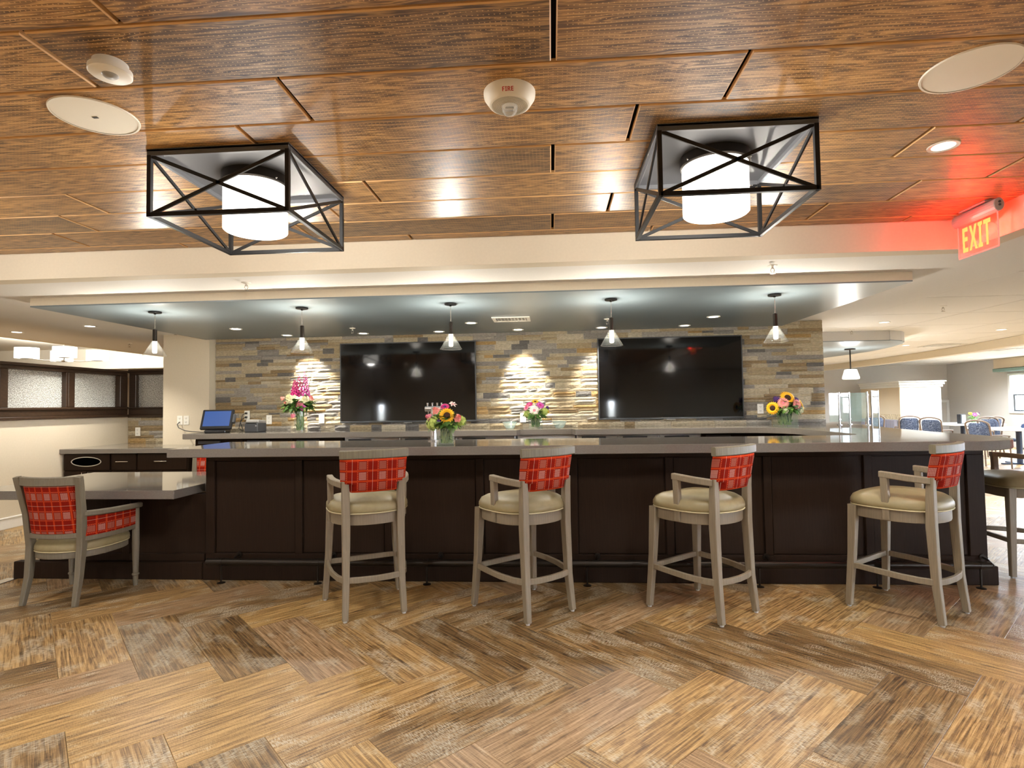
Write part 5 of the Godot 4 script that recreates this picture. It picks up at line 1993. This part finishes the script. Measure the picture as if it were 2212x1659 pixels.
func make_hall() -> void:
	var s := tool()
	# curved bulkhead beyond the stone wall
	var plan := PackedVector2Array([Vector2(3.705, -9.3), Vector2(5.40, -9.3), Vector2(5.40, -9.28), Vector2(5.66, -9.42), Vector2(5.82, -9.62), Vector2(5.95, -9.9), Vector2(6.12, -10.5), Vector2(6.22, -11.2), Vector2(6.2, -12.0), Vector2(6.05, -12.9), Vector2(5.6, -13.6), Vector2(3.705, -13.6)])
	var t := thing("curved_bulkhead", "curved grey dropped bulkhead above the far serving counter", "bulkhead", Vector3.ZERO)
	slab(s, plan, 2.342, 2.4895)
	obj("fascia", s, M.hall_paint, t)
	s = tool()
	slab(s, plan, 2.33, 2.3415)
	obj("soffit_board", s, M.canopy_paint, t)
	for e in [[Vector3(8.05, 2.492, -12.1), "square louvred ceiling diffuser before the curved beam"], [Vector3(10.3, 2.492, -13.6), "square louvred ceiling diffuser beyond the curved beam"]]:
		t = thing("ceiling_diffuser", e[1], "diffuser", e[0], 0.0, "hall ceiling diffusers")
		for k in 3:
			var h := 0.3 - 0.09 * k
			s = tool()
			for q in [[-h, h, h - 0.03, h], [-h, h, -h, -h + 0.03], [-h, -h + 0.03, -h + 0.03, h - 0.03], [h - 0.03, h, -h + 0.03, h - 0.03]]:
				bx(s, q[0], q[1], -0.012 - 0.004 * k, -0.004, q[2], q[3], 0.002)
			obj("louvre", s, M.white_plastic, t)
		s = tool()
		bx(s, -0.29, 0.29, -0.004, -0.003, -0.29, 0.29)
		obj("throat", s, M.slot_dark, t)
	s = tool()
	var path := [Vector3(8.5, 0, -19.19), Vector3(8.78, 0, -17.5), Vector3(8.9, 0, -15.8), Vector3(8.85, 0, -13.7), Vector3(8.7, 0, -12.2), Vector3(8.4, 0, -10.5), Vector3(7.9, 0, -9.0), Vector3(7.2, 0, -7.6), Vector3(6.3, 0, -6.4)]
	rail(s, path, 0.1, [2.33], [2.4895], 0.002)
	tag(obj("curved_ceiling_beam", s, M.beige_paint), "long curved beige dropped ceiling beam across the hall", "beam")
	# pendant under the bulkhead
	t = thing("white_shade_pendant", "pendant with a white tapered shade under the curved bulkhead", "pendant lamp", Vector3(5.48, 2.33, -10.65))
	s = tool()
	lathe(s, Vector3.ZERO, [Vector2(0, -0.02), Vector2(0.09, -0.02), Vector2(0.09, 0), Vector2(0, 0)], 20)
	tube(s, [Vector3(0, -0.02, 0), Vector3(0, -0.39, 0)], 0.012, 8)
	obj("stem", s, M.bronze_metal, t)
	s = tool()
	lathe(s, Vector3.ZERO, [Vector2(0, -0.56), Vector2(0.125, -0.56), Vector2(0.14, -0.545), Vector2(0.14, -0.53), Vector2(0.10, -0.39), Vector2(0.085, -0.38), Vector2(0, -0.38)], 28)
	obj("lamp_shade", s, M.shade_white, t)
	omni(Vector3(0, -0.47, 0), SOFT, 1.0, 0.08, t)
	# alcove box with crown
	t = thing("white_alcove_wall", "white free-standing alcove wall with crown moulding in the hall", "alcove wall", Vector3(10.4, 0, -17.4))
	var o := t.position
	s = tool()
	bx(s, 9.88, 10.98, 0.0, 1.72, -16.72, -16.62)
	obj("front_panel", s, M.window_white, t).position = -o
	s = tool()
	bx(s, 9.86, 9.88, 0.95, 1.72, -18.6, -16.62)
	obj("side_panel", s, M.tan_paint, t).position = -o
	s = tool()
	bx(s, 9.86, 9.88, 0.80, 0.95, -18.6, -16.62)
	obj("floral_band", s, M.floral_fabric, t).position = -o
	s = tool()
	bx(s, 9.86, 9.88, 0.0, 0.80, -18.6, -16.62)
	obj("dado", s, M.hall_paint, t).position = -o
	s = tool()
	bx(s, 9.88, 10.98, 0.0, 1.72, -18.6, -16.72)
	obj("core", s, M.hall_paint, t).position = -o
	for e in [[1.72, 1.79, 0.02], [1.79, 1.86, 0.05], [1.86, 1.90, 0.08]]:
		s = tool()
		bx(s, 9.86 - e[2], 11.0 + e[2], e[0], e[1], -18.62, -16.60 + e[2], 0.008)
		obj("crown_moulding", s, M.window_white, t).position = -o
	t = thing("booth_bench", "grey striped booth bench against the alcove side", "bench", Vector3(9.55, 0, -17.4))
	s = tool()
	bx(s, -0.2, 0.28, 0.0, 0.45, -1.0, 0.7, 0.02)
	obj("seat", s, M.booth_stripe, t)
	s = tool()
	for k in 9:
		bx(s, 0.17, 0.285, 0.45, 0.80, -1.0 + 0.19 * k, -1.0 + 0.19 * (k + 1) - 0.01, 0.02)
	obj("backrest", s, M.booth_stripe, t)
	# tables and chairs
	hall_table(Vector3(10.4, 0, -15.0), "white dining table with flowers and a menu holder in the hall")
	hall_table(Vector3(9.7, 0, -12.4), "nearer white dining table with a folded blue cloth in the hall")
	var c := hall_chair()
	c.set_meta("label", "blue patterned dining chair nearest the bar end in the hall")
	c.position = Vector3(8.62, 0, -11.75)
	c.rotation.y = -1.25
	copy(c, "dining_chair", "blue patterned dining chair standing before the white alcove wall", Vector3(9.05, 0, -13.9), -1.0)
	copy(c, "dining_chair", "blue patterned dining chair turned away beside the alcove corner", Vector3(9.3, 0, -15.4), -0.35)
	copy(c, "dining_chair", "blue patterned dining chair by the striped booth bench", Vector3(8.9, 0, -16.3), -0.2)
	copy(c, "dining_chair", "dining chair with arched rail behind the nearer white table", Vector3(10.0, 0, -13.35), PI)
	copy(c, "dining_chair", "dining chair between the two white tables", Vector3(10.3, 0, -14.15), 0.2)
	t = thing("table_bouquet", "small bright bouquet on the far white dining table", "bouquet", Vector3(10.55, 0.7505, -14.85), 0.0, "bouquets")
	cube_vase(t, 0.12, 0.07)
	stems(t, 10, 0.05, 0.015, 0.13, 43)
	foliage(t, Vector3(0, 0.15, 0), 0.12, 40, 44, 0.06)
	daisy(t, Vector3(0, 0.22, 0.06), Vector3(0, 0.5, 1), 0.06, "petal_magenta", "petal_rose", "gerbera", 0.3, 12)
	daisy(t, Vector3(-0.08, 0.25, 0.03), Vector3(-0.4, 0.7, 0.6), 0.05, "petal_yellow", "petal_yellow", "aster", 0.3, 12)
	daisy(t, Vector3(0.09, 0.24, 0.03), Vector3(0.5, 0.6, 0.6), 0.05, "petal_pink", "petal_rose", "aster", 0.3, 12)
	daisy(t, Vector3(0.15, 0.26, 0.0), Vector3(0.8, 0.5, 0.4), 0.035, "petal_purple", "petal_purple", "statice", 0.3, 10)
	t = thing("menu_holder", "dark menu holder beside the bouquet on the far table", "menu holder", Vector3(10.2, 0.7505, -14.75), 0.3)
	s = tool()
	box(s, Vector3(0, 0.12, 0), Vector3(0.16, 0.24, 0.1), 0.008)
	obj("case", s, M.black_plastic, t)
	s = tool()
	box(s, Vector3(0.02, 0.12, 0.052), Vector3(0.11, 0.2, 0.003))
	obj("card", s, M.white_plastic, t)
	s = tool()
	var q := RandomNumberGenerator.new()
	q.seed = 9
	var rings := []
	for i in 9:
		var ring := []
		for k in 12:
			var a := TAU * k / 12
			var rr := 0.07 * (0.5 + 0.6 * sin(PI * (i + 0.8) / 9.6)) * q.randf_range(0.7, 1.2)
			ring.append(Vector3(-0.2 + 0.05 * i, maxf(0.003, 0.05 + sin(a) * rr), cos(a) * rr * 1.2))
		rings.append(ring)
	loft(s, rings, true, true)
	var cl := obj("folded_cloth", s, M.blue_cloth)
	cl.position = Vector3(9.75, 0.7505, -12.1)
	tag(cl, "crumpled blue patterned cloth on the nearer white table", "cloth")
	# small door frame beside the alcove
	t = thing("service_hatch", "white framed service hatch on the far wall beside the alcove", "hatch", Vector3(12.72, 0.6, -19.19))
	s = tool()
	bx(s, -0.2, 0.18, 0.66, 0.74, 0.0, 0.04, 0.006)
	bx(s, -0.2, -0.12, 0.0, 0.66, 0.0, 0.04, 0.006)
	bx(s, 0.1, 0.18, 0.0, 0.66, 0.0, 0.04, 0.006)
	obj("frame", s, M.window_white, t)
	s = tool()
	bx(s, -0.12, 0.1, 0.0, 0.66, 0.0, 0.015)
	obj("panel", s, M.hall_paint, t)

func make_lounge() -> void:
	var t := thing("drum_chandelier", "chandelier with white drum shades in the lounge beyond the glass", "chandelier", Vector3(-9.72, 2.86, -10.5))
	var s := tool()
	lathe(s, Vector3.ZERO, [Vector2(0, -0.02), Vector2(0.08, -0.02), Vector2(0.08, 0), Vector2(0, 0)], 20)
	tube(s, [Vector3(0, 0, 0), Vector3(0, -0.44, 0)], 0.01, 8)
	ball(s, Vector3(0, -0.44, 0), Vector3(0.04, 0.03, 0.04), 12, 6)
	obj("stem", s, M.nickel, t)
	for k in 4:
		var a := PI / 4 + PI / 2 * k
		var d := Vector3(cos(a), 0, sin(a)) * 0.55
		s = tool()
		tube(s, [Vector3(0, -0.44, 0), d * 0.5 + Vector3.UP * -0.45, d + Vector3.UP * -0.42], 0.009, 8)
		lathe(s, d + Vector3.UP * -0.43, [Vector2(0, 0), Vector2(0.1, 0), Vector2(0.1, 0.01), Vector2(0, 0.01)], 20)
		obj("arm", s, M.nickel, t)
		s = tool()
		lathe(s, d + Vector3.UP * -0.42, [Vector2(0, 0), Vector2(0.19, 0), Vector2(0.19, 0.2), Vector2(0, 0.2)], 28)
		obj("lamp_shade", s, M.shade_white, t)
		omni(d + Vector3.UP * -0.3, SOFT, 0.95, 0.1, t)
	for e in [[Vector3(-8.6, 2.858, -8.2), "recessed downlight in the lounge tray ceiling by the partition"], [Vector3(-8.4, 2.858, -6.6), "recessed downlight in the lounge tray behind the timber post"]]:
		downlight(e[0], e[1], "lounge downlights", 4.5, 70.0, Vector3.DOWN, SOFT)
	t = thing("wall_picture", "pale blue picture on the lounge wall above the partition", "picture", Vector3(-10.6, 1.9, -16.09))
	s = tool()
	bx(s, -0.5, 1.5, -0.3, 0.42, 0.0, 0.03, 0.006)
	obj("frame", s, M.white_trim, t)
	s = tool()
	bx(s, -0.45, 1.45, -0.25, 0.37, 0.03, 0.034)
	obj("canvas", s, M.valance_green, t)

# ------------------------------------------------------------------
func _ready() -> void:
	var cam := Camera3D.new()
	cam.name = "camera"
	add_child(cam)
	cam.position = Vector3(0, 1.40, 0)
	cam.rotation_degrees = Vector3(2.108, 4.005, -0.872)
	cam.fov = rad_to_deg(2.0 * atan(829.5 / 1208.5))
	cam.current = true
	var we := WorldEnvironment.new()
	we.name = "world_environment"
	var env := Environment.new()
	env.background_mode = Environment.BG_SKY
	var sky := Sky.new()
	var sm := ProceduralSkyMaterial.new()
	sm.sky_top_color = Color(0.80, 0.87, 0.95)
	sm.sky_horizon_color = Color(0.92, 0.95, 1.0)
	sm.ground_horizon_color = Color(0.80, 0.82, 0.82)
	sm.ground_bottom_color = Color(0.55, 0.56, 0.55)
	sm.sky_energy_multiplier = 6.5
	sm.ground_energy_multiplier = 5.0
	sky.sky_material = sm
	env.sky = sky
	env.tonemap_mode = Environment.TONE_MAPPER_LINEAR
	env.tonemap_exposure = 1.45
	env.sdfgi_enabled = true
	env.ssao_enabled = true
	env.ssil_enabled = true
	we.environment = env
	add_child(we)
	make_materials()
	make_ceiling()
	make_floor()
	make_walls()
	make_stone()
	make_partition()
	make_canopy()
	make_bar()
	television(-3.005, -1.05, 1.175, 2.31, "wall television nearer the tall pink bouquet")
	television(0.648, 2.60, 1.172, 2.30, "wall television nearer the large sunflower bouquet")
	var st := make_stool("bar stool nearest the low desk, its back facing the viewer")
	st.position = Vector3(-1.315, 0, -3.925)
	st.rotation.y = deg_to_rad(28)
	copy(st, "bar_stool", "second bar stool from the low desk, below the small bouquet", Vector3(-0.2, 0, -3.925), deg_to_rad(41))
	copy(st, "bar_stool", "third bar stool, standing below the second television", Vector3(1.012, 0, -3.94), deg_to_rad(40))
	copy(st, "bar_stool", "bar stool nearest the rounded end of the bar front", Vector3(2.357, 0, -3.975), deg_to_rad(37.5))
	copy(st, "bar_stool", "bar stool round the corner facing the bar end", Vector3(3.80, 0, -4.89), deg_to_rad(86))
	make_armchair("red plaid armchair pulled up to the low desk, nearest the viewer", Vector3(-3.635, 0, -4.10), deg_to_rad(-1.0))
	make_armchair("red plaid armchair on the far side of the low desk", Vector3(-3.80, 0, -5.83), PI)
	cage_lamp(-1.625, "black cage ceiling lamp with white drum, nearer the motion sensor")
	cage_lamp(0.88, "black cage ceiling lamp with white drum, nearer the exit sign")
	cage_lamp(-4.13, "black cage ceiling lamp beyond the left edge, mirrored in the television")
	var pn := ["glass cone pendant nearest the beige pier", "glass cone pendant above the tall pink bouquet", "glass cone pendant before the first television corner", "glass cone pendant before the second television corner", "glass cone pendant nearest the end of the stone wall"]
	for i in 5:
		pendant([-4.02, -2.476, -0.972, 0.588, 2.118][i], pn[i])
	exit_sign()
	ceiling_bits()
	make_downlights()
	for e in [[Vector3(-2.62, 2.49, -4.64), "ceiling sprinkler before the canopy above the second pendant"], [Vector3(1.80, 2.49, -4.62), "ceiling sprinkler before the canopy near the last pendant"], [Vector3(4.65, 2.49, -6.94), "ceiling sprinkler on the hall ceiling tiles"], [Vector3(-2.51, 2.403, -6.93), "ceiling sprinkler under the canopy near the first television"], [Vector3(-5.13, 2.49, -7.3), "ceiling sprinkler above the beige pier"], [Vector3(0.68, 2.403, -6.7), "ceiling sprinkler behind the fourth pendant"], [Vector3(-6.8, 2.49, -8.57), "ceiling sprinkler above the corner of the timber partition"], [Vector3(4.72, 2.49, -9.1), "ceiling sprinkler before the curved bulkhead"], [Vector3(6.6, 2.49, -11.0), "ceiling sprinkler beside the curved bulkhead tip"]]:
		sprinkler(e[0], e[1])
	bouquets()
	counter_things()
	make_hall()
	make_lounge()
	for l in [Vector3(-1.6, 2.69, 1.2), Vector3(1.4, 2.69, 1.2), Vector3(-4.4, 2.69, 1.2)]:  # unseen downlights added as front fill on stools, floor and bar
		downlight(l, ["added fill downlight behind the viewer, over the middle", "added fill downlight behind the viewer, towards the hall", "added fill downlight behind the viewer, towards the lounge"][int(l.x > 0) + 2 * int(l.x < -3)], "added fill downlights behind the viewer", 8.0, 80.0, Vector3.DOWN, SOFT)
